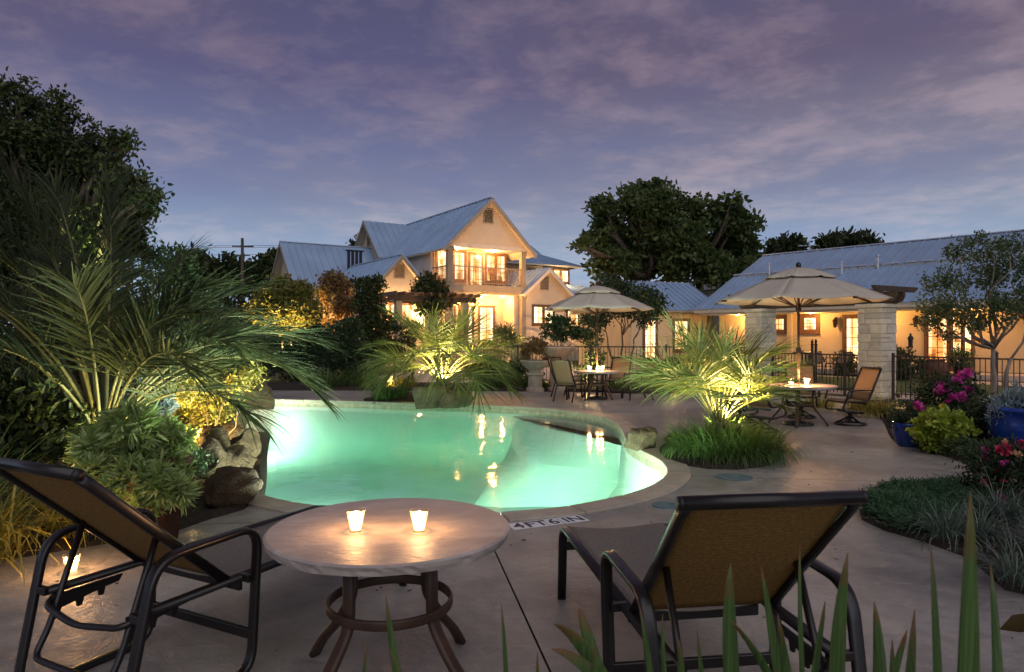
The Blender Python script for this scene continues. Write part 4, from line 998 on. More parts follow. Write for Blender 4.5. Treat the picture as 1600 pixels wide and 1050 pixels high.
# ---------------------------------------------------------------- little blue roofed cottage between the two houses
CT = thing('cottage', 'small cottage with bright blue metal roof between the umbrella and the bungalow', 'house', (5.9, 33.6, 0), .45)
q = MB(); q.bx((0, 0, 0), (5.2, .2, 3.0)); q.build('wall', M['stucco'], CT)
q = MB(); q.bx((0, .2, 0), (.2, 5, 3.0)); q.build('wall', M['stucco'], CT)
q = MB(); q.extr([(0.02, 0, 3.0), (.02, 5.2, 3.0), (.02, 2.5, 4.35)], (.2, 0, 0)); q.build('gable_wall', M['stucco'], CT)
roof(CT, (-.35, -.4, 2.88), (5.6, -.4, 2.88), (5.6, 2.5, 4.55), (-.35, 2.5, 4.55), pitch=.4); roof(CT, (5.6, 5.4, 2.88), (-.35, 5.4, 2.88), (-.35, 2.5, 4.55), (5.6, 2.5, 4.55), pitch=.4)
for sg, y0 in ((-1, -.4), (1, 5.4)):
    q = MB(); q.extr([(-.35, 2.5, 4.53), (-.35, y0, 2.86), (-.35, y0, 2.68), (-.35, 2.5, 4.33)], (-.05, 0, 0)); q.build('barge_board', M['trimw'], CT)
window(CT, (.75, 0, .35), .7, 2.1, 2, 5, 'paneb', door=True); window(CT, (2.6, 0, .9), .9, 1.5, 2, 3, 'pane')
# far grey roof and antenna behind the bungalow
FB = thing('far_house', 'grey hipped roof of a house showing behind the bungalow ridge', 'house', (23.5, 56, 0), .3)
q = MB(); q.bx((-5, 0, 0), (5, 8, 5.6)); q.build('wall', M['trim'], FB)
q = MB(); q.add([(-5.5, -.5, 5.6), (5.5, -.5, 5.6), (5.5, 8.5, 5.6), (-5.5, 8.5, 5.6), (-2, 4, 8.0), (2, 4, 8.0)], [(0, 1, 5, 4), (1, 2, 5), (2, 3, 4, 5), (3, 0, 4), (0, 3, 2, 1)]); q.build('roof', mat('grey_shingle', (.20, .19, .19), .9, .2, 20, .4, 60), FB)
p = D(1265, 400, 50)
an = thing('antenna_mast', 'thin roof antenna mast behind the bungalow roof ridge', 'antenna', (p.x, 50, 0))
q = MB(); q.tube([(0, 0, 0), (0, 0, 8.6)], .05, 8); q.build('mast', M['seam'], an)
q = MB(); q.bar((-.8, 0, 8.2), (.6, .3, 8.3), .05, .05)
for k in range(5): q.bar((-.7 + .3 * k, -.3, 8.22), (-.7 + .3 * k, .4, 8.26), .03, .03)
q.build('element', M['seam'], an)
# utility pole and wires, far left
up = thing('utility_pole', 'dark wooden utility pole with crossarms beyond the palm', 'utility pole', (-23.7, 60, 0))
q = MB(); q.tube([(0, 0, 0), (0, 0, 10.2)], [.17, .12], 8); q.build('pole', M['bark'], up)
q = MB(); q.bar((-.9, 0, 9.5), (.9, .2, 9.5), .1, .12); q.bar((-.6, 0, 8.7), (.6, .15, 8.7), .1, .1); q.build('crossarm', M['bark'], up)
q = MB()
for z, dz in ((9.6, 1.2), (9.45, 1.3), (8.8, .9)):
    q.tube([(x, .1, z - .0011 * (x * (18 - x) if x > 0 else x * (-26 - x)) - dz * .0) for x in range(-26, 19, 4)], .02, 4)
q.build('wire', M['black'], up)
# ================================================================ furniture kit
def patch(name, fn, nu, nv, m, parent, su, sv, thick=.004):
    "cloth panel fn(u,v)->point, with metric UVs"
    vs = [tuple(fn(i / nu, j / nv)) for j in range(nv + 1) for i in range(nu + 1)]
    fs = [(j * (nu + 1) + i, j * (nu + 1) + i + 1, (j + 1) * (nu + 1) + i + 1, (j + 1) * (nu + 1) + i) for j in range(nv) for i in range(nu)]
    me = bpy.data.meshes.new(name); me.from_pydata(vs, [], fs); me.materials.append(M[m] if isinstance(m, str) else m)
    uv = me.uv_layers.new(name='UVMap')
    for p in me.polygons:
        for li in p.loop_indices:
            vi = me.loops[li].vertex_index; uv.data[li].uv = ((vi % (nu + 1)) / nu * su, (vi // (nu + 1)) / nv * sv)
    me.polygons.foreach_set('use_smooth', [True] * len(me.polygons)); me.update()
    o = put(name, me, parent)
    if thick:
        md = o.modifiers.new('solid', 'SOLIDIFY'); md.thickness = thick; md.offset = 0
    return o
def lounger(label, loc, rz, ang, L_):
    t = thing('chaise_lounge', label, 'lounge chair', loc, rz, 'sling chaise lounges around the stone table')
    FP = (.052, .030)
    for s in (-1, 1):
        q = MB(); x = s * .31
        q.tube(rounded([(x, -.44, .455), (x, 1.33, .455), (x, 1.37, .0)], .10, 6), .02, 12, prof=FP, up=(0, 0, 1)); q.build('side_rail', M['metal'], t, smooth=True)
        x = s * .372
        q = MB(); q.tube(rounded([(x, .10, .015), (x + s * .015, .13, .70), (x + s * .015, -.40, .685), (x, -.54, .015)], .12, 7, True), .02, 12, closed=True, prof=FP, up=(s, 0, 0) if False else None); q.build('arm_frame', M['metal'], t, smooth=True)
        q = MB()
        for y, z in ((.10, .455), (-.44, .455)):
            q = MB(); q.bar((s * .30, y, z), (s * .375, y - .005, z), .03, .035); q.build('arm_bracket', M['metal'], t, bevel=.004)
        q = MB(); x0 = s * .262
        prof = [(-.44, .445), (-.12, .445), (-.14, .415), (-.205, .41), (-.215, .375), (-.235, .375), (-.24, .405), (-.305, .395), (-.315, .36), (-.335, .36), (-.34, .39), (-.405, .38), (-.415, .34), (-.44, .335)]
        q.extr([(x0 - .006, y, z) for y, z in prof], (.012, 0, 0)); q.build('notch_plate', M['metal'], t)
        q = MB(); q.lathe([(0, 0), (.022, .002), (.022, .012), (0, .016)], 12); q.build('foot_glide', M['black'], t, loc=(s * .31, 1.37, -.002))
    for y, z in ((.11, .405), (1.345, .33)):
        q = MB(); q.bar((-.295, y, z), (.295, y, z), .022, .05); q.build('crossbar', M['metal'], t, bevel=.006)
    q = MB(); q.bar((-.365, .105, .19), (.365, .105, .19), .022, .05); q.build('crossbar', M['metal'], t, bevel=.006)
    q = MB(); q.tube(rounded([(-.30, -.40, .44), (-.26, -.47, .41), (0, -.50, .385), (.26, -.47, .41), (.30, -.40, .44)], .08, 4), .014, 8); q.build('rear_brace', M['metal'], t, smooth=True)
    # reclining back
    dy, dz = -math.cos(ang), math.sin(ang); hz = .475
    def bp(x, k, d=0): return Vector((x, dy * k * L_ + d * dz * 1.0, hz + dz * k * L_ - d * dy * 1.0))
    for s in (-1, 1):
        q = MB(); q.tube([bp(s * .30, -.06), bp(s * .30, .5), bp(s * .31, .93), bp(s * .30, 1.0)], .02, 12, prof=(.032, .046), up=(0, dz, -dy)); q.build('back_rail', M['metal'], t, smooth=True)
        q = MB(); q.tube([bp(s * .318, 1.01, .0), bp(s * .334, 1.01)], .024, 12); q.build('end_cap', M['black'], t, smooth=True)
    q = MB(); q.tube([bp(-.318, 1.01), bp(.318, 1.01)], .0245, 16); q.build('top_bar', M['metal'], t, smooth=True)
    patch('back_sling', lambda u, v: bp(-.288 + .576 * u, .0 + 1.0 * v, -.012 * math.sin(PI * u) * math.sin(PI * v)), 12, 14, 'sling', t, .576, .86)
    patch('seat_sling', lambda u, v: Vector((-.288 + .576 * u, .03 + 1.31 * v, .468 - .022 * math.sin(PI * u) - .012 * math.sin(PI * v) + (0 if v < .97 else -.02 * (v - .97) / .03))), 12, 20, 'slingg', t, .576, 1.31)
    q = MB(); a = bp(-.262, .46); c = bp(.262, .46)
    q.tube(rounded([a, Vector((-.262, -.46, .30)), Vector((-.262, -.52, .20)), Vector((.262, -.52, .20)), Vector((.262, -.46, .30)), c], .06, 5), .0145, 10); q.build('back_prop', M['metal'], t, smooth=True)
    return t
lounger('empty brown sling chaise lounge with its back turned, right of the stone table', (.80, 2.84, 0), R(8), R(46), .79)
lounger('empty dark sling chaise lounge left of the stone table, beside the ground candle', (-1.61, 3.31, 0), R(-27.6), R(42), .89)

def table(label, loc, rad, hgt, rz, group, thick=.055, legs=4, leg_r=.25, foot_r=.52):
    t = thing('stone_table', label, 'table', loc, rz, group)
    qq = np.random.default_rng(int(rad * 1000)); ch = qq.random((8, 96))
    def wob(j, k):
        if j == 0: return 0
        return {1: .0, 2: -.004 * ch[2][k], 3: -.016 * (ch[3][k] + .5 * ch[3][(k // 5) * 5]), 4: -.020 * ch[3][(k // 4) * 4] - .008 * ch[4][k], 5: -.03}.get(j, 0)
    q = MB(); q.lathe([(.02, 0), (rad - .012, 0), (rad, -.008), (rad, -thick * .45), (rad - .004, -thick * .8), (rad - .03, -thick)], 96, (0, 0, hgt), wob)
    q.build('tabletop', M['tabletop'], t)
    for k in range(legs):
        a = rz * 0 + PI / 4 + k * 2 * PI / legs; c, s = math.cos(a), math.sin(a)
        P = spline([(leg_r, hgt - thick), (leg_r, hgt * .72), (leg_r - .005, hgt * .5), (leg_r + .03, hgt * .38), (leg_r + .14, hgt * .2), (foot_r - .03, .04), (foot_r, .0)], 4, False) if False else \
            [Vector(p) for p in ((leg_r, hgt - thick - .002, 0), (leg_r, hgt * .56, 0), (leg_r + .005, hgt * .48, 0), (leg_r + .04, hgt * .40, 0), (leg_r + .11, hgt * .27, 0), (foot_r - .06, .10, 0), (foot_r, .006, 0))]
        P3 = [Vector((p.x * c, p.x * s, p.y)) for p in rounded(P, .08, 3)]
        q = MB(); q.tube(P3, .02, 12, prof=(.060, .034), up=(c, s, 0)); q.build('leg', M['rust'], t, smooth=True)
    q = MB(); n_ = 48; z = hgt * .53
    q.tube([(math.cos(2 * PI * k / n_) * (leg_r + .028), math.sin(2 * PI * k / n_) * (leg_r + .028), z) for k in range(n_)], .02, 10, closed=True, prof=(.018, .045), up=(0, 0, 1)); q.build('ring', M['rust'], t, smooth=True)
    q = MB()
    for k in range(2):
        a = PI / 4 + k * PI / 2; q.bar((-math.cos(a) * leg_r * 1.1, -math.sin(a) * leg_r * 1.1, hgt - thick - .016 - .026 * k), (math.cos(a) * leg_r * 1.1, math.sin(a) * leg_r * 1.1, hgt - thick - .016 - .026 * k), .05, .024)
    q.build('underframe', M['rust'], t)
    return t
tg = 'round stone topped patio tables'
T0 = (-.558, 3.13, 0)
table('round stone topped table in the foreground between the two chaise lounges', T0, .55, .73, R(11), tg)
T1 = (5.15, 12.3, 0); T2 = (2.16, 17.3, 0)
table('round stone topped table under the nearer umbrella at the right', T1, .66, .72, R(20), tg, foot_r=.5)
table('round stone topped table under the farther umbrella in the middle', T2, .56, .72, R(5), tg, foot_r=.45)

vg = 'glass votive candles'
def votive(loc, label, e, s=1.0):
    t = thing('votive_candle', label, 'candle', loc, 0, vg)
    q = MB(); q.lathe([(0, .0), (.029, .0), (.034, .045), (.0415, .095), (.0405, .0962), (.0385, .095), (.031, .045), (.027, .008), (0, .008)], 28); o = q.build('glass', M['glass'], t, smooth=True)
    q = MB(); q.lathe([(0, .009), (.0265, .009), (.031, .05), (.0315, .058), (.026, .062), (0, .058)], 24); q.build('wax', M['wax'], t, smooth=True)
    q = MB(); q.lathe([(0, .058), (.006, .066), (.0065, .073), (.003, .084), (0, .092)], 12); q.build('flame', M['flame'], t, smooth=True)
    t.scale = (s, s, s)
    lamp('POINT', (0, 0, .082), e, (1, .50, .20), .02, t)
for px, e, lab in ((556, 1.5, 'lit votive candle standing left on the foreground stone table'), (655, 1.5, 'lit votive candle standing right on the foreground stone table')):
    p = G(px, 830, .73); votive((p.x, p.y, .7305), lab, e)
p = G(112, 894); votive(p, 'lit votive candle on the ground behind the left chaise lounge', 3.2, 1.25)
for px, py, lab in ((1228, 603, 'lit votive candle left on the table under the nearer umbrella'), (1252, 605, 'big lit votive candle right on the table under the nearer umbrella')):
    p = G(px, py + 1, .72); p.x = T1[0] + (px - 1242) / F * T1[1]; votive((p.x, T1[1] - .1, .721), lab, 17, 1.3)
for px, lab in ((923, 'lit votive candle leftmost of three on the farther umbrella table'), (936, 'lit votive candle middle of three on the farther umbrella table'), (943, 'lit votive candle rightmost of three on the farther umbrella table')):
    votive((T2[0] + (px - 936) / F * T2[1], T2[1] - .12 + .002 * (px % 7), .721), lab, 8, 1.3)

cg = 'sling dining chairs on the deck'
def dining(label, loc, rz, swivel=False, group=cg, seat_h=.42):
    "faces local -y; back at +y"
    t = thing('swivel_chair' if swivel else 'dining_chair', label, 'chair', loc, rz, group)
    b0 = Vector((0, .20, seat_h)); b1 = Vector((0, .46, 1.02))
    def bk(x, k, d=0): return Vector((x, b0.y + (b1.y - b0.y) * k + d, b0.z + (b1.z - b0.z) * k))
    for s in (-1, 1):
        q = MB(); x = s * .265
        q.tube(rounded([bk(x, 1.0), bk(x, .0), (x, -.24, seat_h + .02), (x, -.29, seat_h - (.16 if swivel else .42))] + ([(x, .12, seat_h - .18)] if swivel else []), .09, 5), .017, 10, prof=(.03, .04), up=(1, 0, 0)); q.build('side_frame', M['metal'], t, smooth=True)
        q = MB(); q.tube(rounded([bk(x * 1.12, .36), (x * 1.16, -.20, seat_h + .215), (x * 1.16, -.25, seat_h + .02)], .10, 5), .015, 10, prof=(.042, .022), up=(0, 0, 1)); q.build('arm', M['metal'], t, smooth=True)
        if not swivel:
            q = MB(); q.tube([(x, .16, seat_h - .01), (x, .26, .2), (x, .33, .0)], .016, 10, prof=(.028, .036), up=(0, 1, 0)); q.build('leg', M['metal'], t, smooth=True)
    for y, z in ((-.24, 0), (.18, -.03)):
        q = MB(); q.bar((-.255, y, seat_h + z), (.255, y, seat_h + z), .025, .035); q.build('crossbar', M['metal'], t)
    q = MB(); q.tube([bk(-.255, 1.0), bk(.255, 1.0)], .017, 10); q.build('top_rail', M['metal'], t, smooth=True)
    patch('back_sling', lambda u, v: bk(-.25 + .5 * u, .03 + .97 * v, .02 * math.sin(PI * u)), 8, 8, 'slingt', t, .5, .66)
    patch('seat_sling', lambda u, v: Vector((-.25 + .5 * u, .20 - .44 * v, seat_h + .01 + .02 * v - .025 * math.sin(PI * u))), 8, 6, 'slingt', t, .5, .44)
    if swivel:
        q = MB(); q.bar((-.25, -.02, seat_h - .19), (.25, -.02, seat_h - .19), .06, .03); q.bar((-.25, .10, seat_h - .19), (.25, .10, seat_h - .19), .06, .03); q.lathe([(.06, seat_h - .21), (.035, seat_h - .24), (.03, .10), (.05, .06)], 16, (0, .04, 0)); q.build('pedestal', M['metal'], t)
        q = MB(); q.tube([(math.cos(2 * PI * k / 32) * .27, .04 + math.sin(2 * PI * k / 32) * .27, .016) for k in range(32)], .016, 8, closed=True)
        for k in range(4): a = k * PI / 2 + .4; q.tube([(math.cos(a) * .04, .04 + math.sin(a) * .04, .14), (math.cos(a) * .15, .04 + math.sin(a) * .15, .07), (math.cos(a) * .265, .04 + math.sin(a) * .265, .02)], .016, 8)
        q.build('base_ring', M['metal'], t, smooth=True)
    return t
dining('brown swivel chair right of the nearer umbrella table, side on', (6.08, 12.35, 0), R(-82), True)
dining('tan swivel chair behind the nearer umbrella table, facing the candles', (5.65, 13.35, 0), R(-20), True)
dining('tan swivel chair left of the nearer umbrella table, half hidden by the palm', (4.30, 12.75, 0), R(75), True)
dining('swivel chair at the front of the nearer umbrella table, behind the grass clump', (4.22, 11.5, 0), R(128), True)
dining('high backed tan dining chair at the farther table, its back to the pool', (1.42, 16.75, 0), R(143))
dining('high backed tan dining chair right of the farther table, facing left', (3.15, 17.2, 0), R(-80))
dining('tan dining chair behind the farther table, facing the pool', (2.75, 18.05, 0), R(-30))
dining('tan dining chair left behind the farther table, beside the fence', (1.45, 17.95, 0), R(45))

def umbrella(label, loc, rad, ze, za, rz, tilt=0):
    t = thing('patio_umbrella', label, 'umbrella', loc, rz, 'beige market umbrellas')
    n_ = 8; zb = ze + (za - ze) * .78; rv = rad * .34
    for k in range(n_):
        a0, a1 = 2 * PI * k / n_, 2 * PI * (k + 1) / n_
        def fn(u, v, r0=rv * .55, r1=rad, z0=za - (za - ze) * .20, z1=ze):
            a = (a0, a1); p0 = Vector((math.cos(a0), math.sin(a0), 0)); p1 = Vector((math.cos(a1), math.sin(a1), 0)); d = p0.lerp(p1, u)
            sag = math.sin(PI * u); r = r0 + (r1 - r0) * v
            return Vector((d.x * r * (1 - .035 * sag * v), d.y * r * (1 - .035 * sag * v), z0 + (z1 - z0) * v + .05 * math.sin(PI * v) * (za - ze) - .035 * sag * v))
        patch('canopy_panel', fn, 6, 8, 'cream', t, 1, 1, .006)
        patch('vent_panel', lambda u, v: fn(u, v, .02, rv * 1.25, za, ze + (za - ze) * .70) + Vector((0, 0, .02 - .02 * v * abs(math.cos(PI * u)))), 6, 4, 'cream', t, 1, 1, .005)
        q = MB(); c, s = math.cos(a0), math.sin(a0)
        q.bar((c * .05, s * .05, za - (za - ze) * .24), (c * rad * .985, s * rad * .985, ze - .012), .02, .022); q.build('rib', M['pole'], t)
        q = MB(); q.bar((c * .04, s * .04, ze - .12), (c * rad * .52, s * rad * .52, ze + (za - ze) * .34), .016, .018); q.build('strut', M['pole'], t)
        q = MB(); q.bar((c * (rad - .07), s * (rad - .07), ze - .02), (c * (rad + .015), s * (rad + .015), ze - .03), .035, .03); q.build('rib_pocket', M['pole'], t)
    q = MB(); q.tube([(0, 0, .0), (0, 0, za)], .022, 12); q.build('pole', M['pole'], t, smooth=True)
    q = MB(); q.lathe([(.03, ze - .2), (.05, ze - .19), (.05, ze - .08), (.03, ze - .06)], 12); q.lathe([(.025, 1.28), (.045, 1.29), (.045, 1.38), (.025, 1.4)], 12); q.bar((0, 0, 1.33), (.11, 0, 1.33), .02, .02); q.build('hub', M['black'], t)
    q = MB(); q.lathe([(.03, za), (.045, za + .02), (.045, za + .08), (.03, za + .10), (.0, za + .12)], 12); q.build('finial', M['black'], t, smooth=True)
    q = MB(); q.lathe([(0, 0), (.26, 0), (.27, .02), (.24, .05), (.06, .075), (.04, .09), (.04, .30), (0, .30)], 24); q.build('base', M['black'], t, smooth=True)
    return t
umbrella('beige umbrella over the nearer dining table at the right', (T1[0] + .02, T1[1] + .02, 0), 1.5, 2.24, 2.82, R(12))
umbrella('beige umbrella over the farther dining table in the middle', (T2[0], T2[1] + .02, 0), 1.42, 2.28, 2.86, R(30))

# ---------------------------------------------------------------- fence runs
def fence(label, a, b_, h, gap=.115, z=0.0, finial=()):
    a = Vector((a[0], a[1], z)); b_ = Vector((b_[0], b_[1], z)); d = b_ - a; ln = d.length
    t = thing('iron_fence', label, 'fence', a, math.atan2(d.y, d.x), 'brown iron pool fencing')
    for zz, hh in ((h - .02, .04), (h - .16 if False else .12, .03)):
        q = MB(); q.bx((0, -.016, zz - hh / 2), (ln, .016, zz + hh / 2)); q.build('rail', M['fence'], t)
    pm = MB().bx((-.0085, -.0085, .03), (.0085, .0085, h - .041)).mesh('picket', M['fence'])
    k = int(ln / gap)
    for i in range(1, k): put('picket', pm, t, (i * ln / k, 0, 0))
    for i in range(int(ln / 2.4) + 1):
        x = min(ln, i * 2.4 + .02); q = MB(); q.bx((x - .027, -.027, -.05), (x + .027, .027, h + .04)); q.bx((x - .033, -.033, h + .041), (x + .033, .033, h + .06))
        if i in finial: q.lathe([(0, h + .0605), (.02, h + .062), (.045, h + .09), (.045, h + .12), (.02, h + .15), (0, h + .155)], 10, (x, 0, 0))
        q.build('post', M['fence'], t)
C1 = Vector((9.62, 18.0, 0)); C2 = Vector((7.75, 21.3, 0))
bd = (C1 - C2).normalized(); bn = Vector((bd.y, -bd.x, 0))
fence('brown iron fence behind the farther umbrella and the urns', (-2.2, 22.95), (7.35, 21.5), 1.24, z=.03)
e1 = C2 + bd * .45; e2 = C1 - bd * .45; fence('brown iron fence between the two limestone columns', e1, e2, 1.1)
e3 = C1 + bd * .42; fence('brown iron fence running right from the near limestone column', e3, (13.0, 12.0), 1.1, finial=(1,))

# ---------------------------------------------------------------- limestone columns
def column(label, p, h, sz, rz, seed):
    q_ = np.random.default_rng(seed); t = thing('stone_column', label, 'column', p, rz, 'limestone gate columns')
    q = MB(); q.bx((-sz / 2 + .02, -sz / 2 + .02, -.05), (sz / 2 - .02, sz / 2 - .02, h - .02)); q.build('mortar_core', M['mortar'], t)
    z = 0.0
    while z < h - .12:
        ch = min(q_.uniform(.17, .30), h - .10 - z); 
        if h - .10 - z - ch < .1: ch = h - .10 - z
        sx_, sy_ = q_.uniform(-.16, .16), q_.uniform(-.16, .16); g_ = .008
        for (xa, xb) in ((-sz / 2, sx_), (sx_, sz / 2)):
            for (ya, yb) in ((-sz / 2, sy_), (sy_, sz / 2)):
                sub = [(z, z + ch)] if q_.random() < .72 or ch < .22 else [(z, z + ch * .5), (z + ch * .5, z + ch)]
                for (za, zb_) in sub:
                    o_ = q_.normal(size=4) * .006; b = MB()
                    b.bx((xa + (o_[0] if xa < -.2 else g_), ya + (o_[1] if ya < -.2 else g_), za + g_), (xb + (o_[2] if xb > .2 else -g_), yb + (o_[3] if yb > .2 else -g_), zb_ - g_)); b.build('stone', M['limestone'], t, bevel=.012, seg=1)
        z += ch
    for (xa, xb) in ((-sz / 2 - .05, -.05), (-.044, sz / 2 + .05)):
        b = MB(); b.bx((xa, -sz / 2 - .05, h - .095), (xb, sz / 2 + .05, h)); b.build('capstone', M['limestone'], t, bevel=.012, seg=1)
    return t
ca = math.atan2(bd.y, bd.x)
column('pale limestone column at the right carrying the pergola beam end', C1, 2.44, .66, ca, 5)
column('pale limestone column behind the right palm, under the umbrella edge', C2, 2.44, .66, ca, 6)
gp = thing('gate_pergola', 'dark timber beam with rafter tails across the two limestone columns', 'pergola', C2 + Vector((0, 0, 2.441)), ca); Lb = (C1 - C2).length
q = MB()
for y in (-.16, .16):
    q.extr([(-.75, y - .045, .30), (-.75, y - .045, .16), (-.55, y - .045, .0), (Lb + .42, y - .045, .0), (Lb + .58, y - .045, .06), (Lb + .64, y - .045, .18), (Lb + .64, y - .045, .30)], (0, .09, 0))
q.build('beam', M['darkwood'], gp, bevel=.008)
for k in range(6):
    x = -.45 + k * (Lb + .9) / 5; q = MB()
    q.extr([(x, -.95, .44), (x, -.95, .40), (x, -.80, .302), (x, .80, .302), (x, .95, .40), (x, .95, .44)], (.09, 0, 0)); q.build('rafter', M['darkwood'], gp, bevel=.006)
for k, (c, lab) in enumerate(((C1, 0), (C2, 0))):
    pass

# ---------------------------------------------------------------- torch, urns, pots
p = Vector((9.75, 16.7, 0))
tt = thing('garden_torch', 'black iron garden torch lantern on a thin pole by the right fence', 'torch', (p.x, p.y, 0))
q = MB(); q.tube([(0, 0, 0), (0, 0, 1.12)], .012, 8); q.tube(arc((0, 0, 1.17), .045, -PI / 2, PI * 1.5, 16), .009, 6); q.tube([(0, 0, 1.215), (-.05, 0, 1.32)], .008, 6); q.tube([(0, 0, 1.215), (.05, 0, 1.32)], .008, 6); q.build('pole', M['black'], tt, smooth=True)
q = MB(); q.lathe([(0, 1.32), (.06, 1.32), (.07, 1.34), (.055, 1.36), (.06, 1.52), (.085, 1.53), (.06, 1.58), (.025, 1.62), (.03, 1.66), (0, 1.67)], 6); q.build('lantern', M['black'], tt)

def urn(label, loc, r, hp, hb, dark=False):
    t = thing('garden_urn', label, 'urn', loc, 0, 'planted garden urns by the fence')
    q = MB(); q.lathe([(0, 0), (r * .62, 0), (r * .62, .10), (r * .5, .13), (r * .46, hp - .1), (r * .58, hp - .06), (r * .58, hp), (0, hp)], 24); q.build('pedestal', M['urn'], t, smooth=False, bevel=.006)
    q = MB(); q.lathe([(0, hp), (r * .45, hp), (r * .38, hp + .05), (r * .55, hp + .10), (r * .92, hp + hb * .62), (r, hp + hb * .85), (r * 1.04, hp + hb * .88), (r * 1.04, hp + hb), (r * .92, hp + hb), (r * .85, hp + hb * .8), (0, hp + hb * .78)], 32); q.build('bowl', M['urn'], t, smooth=True)
    return hp + hb * .8
U1 = D(872, 560, 19.8); U1.z = .0; z1 = urn('large grey stone urn on a pedestal holding a bushy plant', U1, .48, .88, .42)
U2 = D(836, 560, 19.6); U2.z = 0; z2 = urn('lower grey stone urn beside the large urn, full of dark trailing plants', U2, .42, .55, .36)

def pot(label, loc, prof, m, cat='plant pot', name='plant_pot', seg=40, soil=True, group=None):
    t = thing(name, label, cat, loc, 0, group)
    q = MB(); q.lathe(prof, seg); q.build('pot', M[m], t, smooth=True)
    return t
bp1 = Vector(G(1419, 697)); bp1.z = .0
pot('small glazed blue pot at the deck edge holding a magenta flower', bp1, [(0, 0), (.135, 0), (.155, .03), (.20, .20), (.205, .30), (.215, .31), (.215, .345), (.19, .345), (.185, .31), (0, .30)], 'bluepot', group='glazed blue pots')
bp2 = D(1606, 600, 9.0); bp2.z = .05
pot('large glazed blue pot of dusty grey foliage at the right edge', bp2, [(0, 0), (.30, 0), (.34, .04), (.44, .25), (.46, .42), (.43, .55), (.46, .57), (.46, .62), (.41, .62), (.39, .56), (0, .54)], 'bluepot', group='glazed blue pots')
tp = Vector((-2.72, 5.12, .0))
pot('tall square rust coloured planter beside the left chaise lounge', tp, [(0, 0), (.20, 0), (.30, .62), (.33, .64), (.33, .70), (.28, .70), (.27, .64), (0, .62)], 'terra', seg=4)
# behind the right fence, by the bungalow wall
BM = Matrix.Translation((15.8, 25.7, 0)) @ Matrix.Rotation(B_ang, 4, 'Z')
def bl(u, v, z=0): return BM @ Vector((u, v, z))
rp = [(0, 0), (.20, 0), (.36, .18), (.40, .36), (.34, .50), (.26, .54), (.30, .58), (.30, .60), (.24, .60), (0, .54)]
pr = bl(-.3, .8); pot('fat round terracotta jar standing on the paving by the lit doors', pr, [(r * 1.4, z * 1.25) for r, z in rp], 'terra')
pu = bl(1.15, .35); pot('small dark urn planter left of the lit doors', pu, [(0, 0), (.16, 0), (.13, .10), (.22, .28), (.27, .42), (.24, .42), (0, .38)], 'black')
pv = bl(-1.1, .4); pot('tall dark planter of spiky leaves right of the lit doors', pv, [(0, 0), (.2, 0), (.26, .60), (.29, .62), (.25, .62), (0, .58)], 'black')
# tall terrace set behind the fence
hs = 'tall chairs of the terrace set behind the fence'
bt = thing('bar_table', 'dark bar height table on the terrace behind the fence', 'table', (10.6, 24.6, 0)); q = MB(); q.lathe([(0, .98), (.45, .98), (.46, 1.0), (.45, 1.03), (0, 1.03)], 28); q.build('tabletop', M['metal'], bt)
for k in range(4):
    a = k * PI / 2 + .5; q = MB(); q.tube([(math.cos(a) * .2, math.sin(a) * .2, .975), (math.cos(a) * .16, math.sin(a) * .16, .5), (math.cos(a) * .38, math.sin(a) * .38, 0)], .02, 8); q.build('leg', M['metal'], bt, smooth=True)
for (x, y, rz_, lab) in ((9.5, 24.3, 70, 'tall terrace chair left of the bar table, seen side on'), (11.2, 25.3, -20, 'tall terrace chair behind the bar table, facing the pool'), (11.55, 24.3, -75, 'tall terrace chair right of the bar table, near the lit french door')):
    c = dining(lab, (x, y, 0), R(rz_), False, hs, .62)
    for s in (-1, 1):
        pass
p = D(1272, 545, 22.0)
for k, (dx, lab) in enumerate(((-.06, 'left of two dark spiked posts of the closed torch stand behind the fence'), (.10, 'right of two dark spiked posts of the closed torch stand behind the fence'))):
    t = thing('spiked_post', lab, 'post', (p.x + dx, 22.0 + .1 * k, 0), 0, 'dark spiked posts behind the fence'); q = MB(); q.tube([(0, 0, 0), (0, 0, 1.3)], .045, 10); q.lathe([(.045, 1.3), (.065, 1.32), (.03, 1.36), (.05, 1.42), (0, 1.52)], 10); q.build('post', M['metal'], t, smooth=False)
# ================================================================ palms
q = np.random.default_rng(11)
fl_ = [(-5, 50, 2.5, 105), (-18, 34, 2.1, 70), (14, 56, 2.35, 80), (30, 48, 2.2, 85), (2, 60, 2.1, 88), (-30, 58, 2.0, 95), (45, 58, 2.2, 78),
       (70, 58, 2.6, 75), (85, 72, 2.7, 55), (105, 84, 2.7, 30), (120, 60, 2.6, 80), (140, 70, 2.8, 60), (155, 45, 2.5, 85), (168, 64, 2.8, 70), (180, 78, 2.9, 45), (192, 52, 2.7, 80),
       (205, 66, 2.6, 65), (220, 45, 2.3, 85), (235, 70, 2.3, 65), (250, 58, 2.0, 80), (265, 76, 2.2, 50), (290, 72, 2.0, 65), (320, 70, 1.9, 75), (340, 74, 2.0, 65), (175, 32, 2.4, 75), (130, 38, 2.4, 80),
       (60, 38, 2.1, 85), (20, 74, 2.0, 65), (200, 84, 2.9, 30), (150, 82, 2.9, 40), (95, 46, 2.5, 85), (215, 60, 2.6, 75), (-10, 58, 2.2, 95), (160, 56, 2.9, 70), (185, 44, 2.8, 85), (110, 70, 2.9, 60)]
palm('feather_palm', 'huge grey green feather palm towering over the left side of the pool', (-4.2, 7.0, 0), .70, .17, fl_, M['palmgrey'], .66, .020, 58, seed=3, vee=.22, bare=.30, th=(66, 12), stiff=.045)
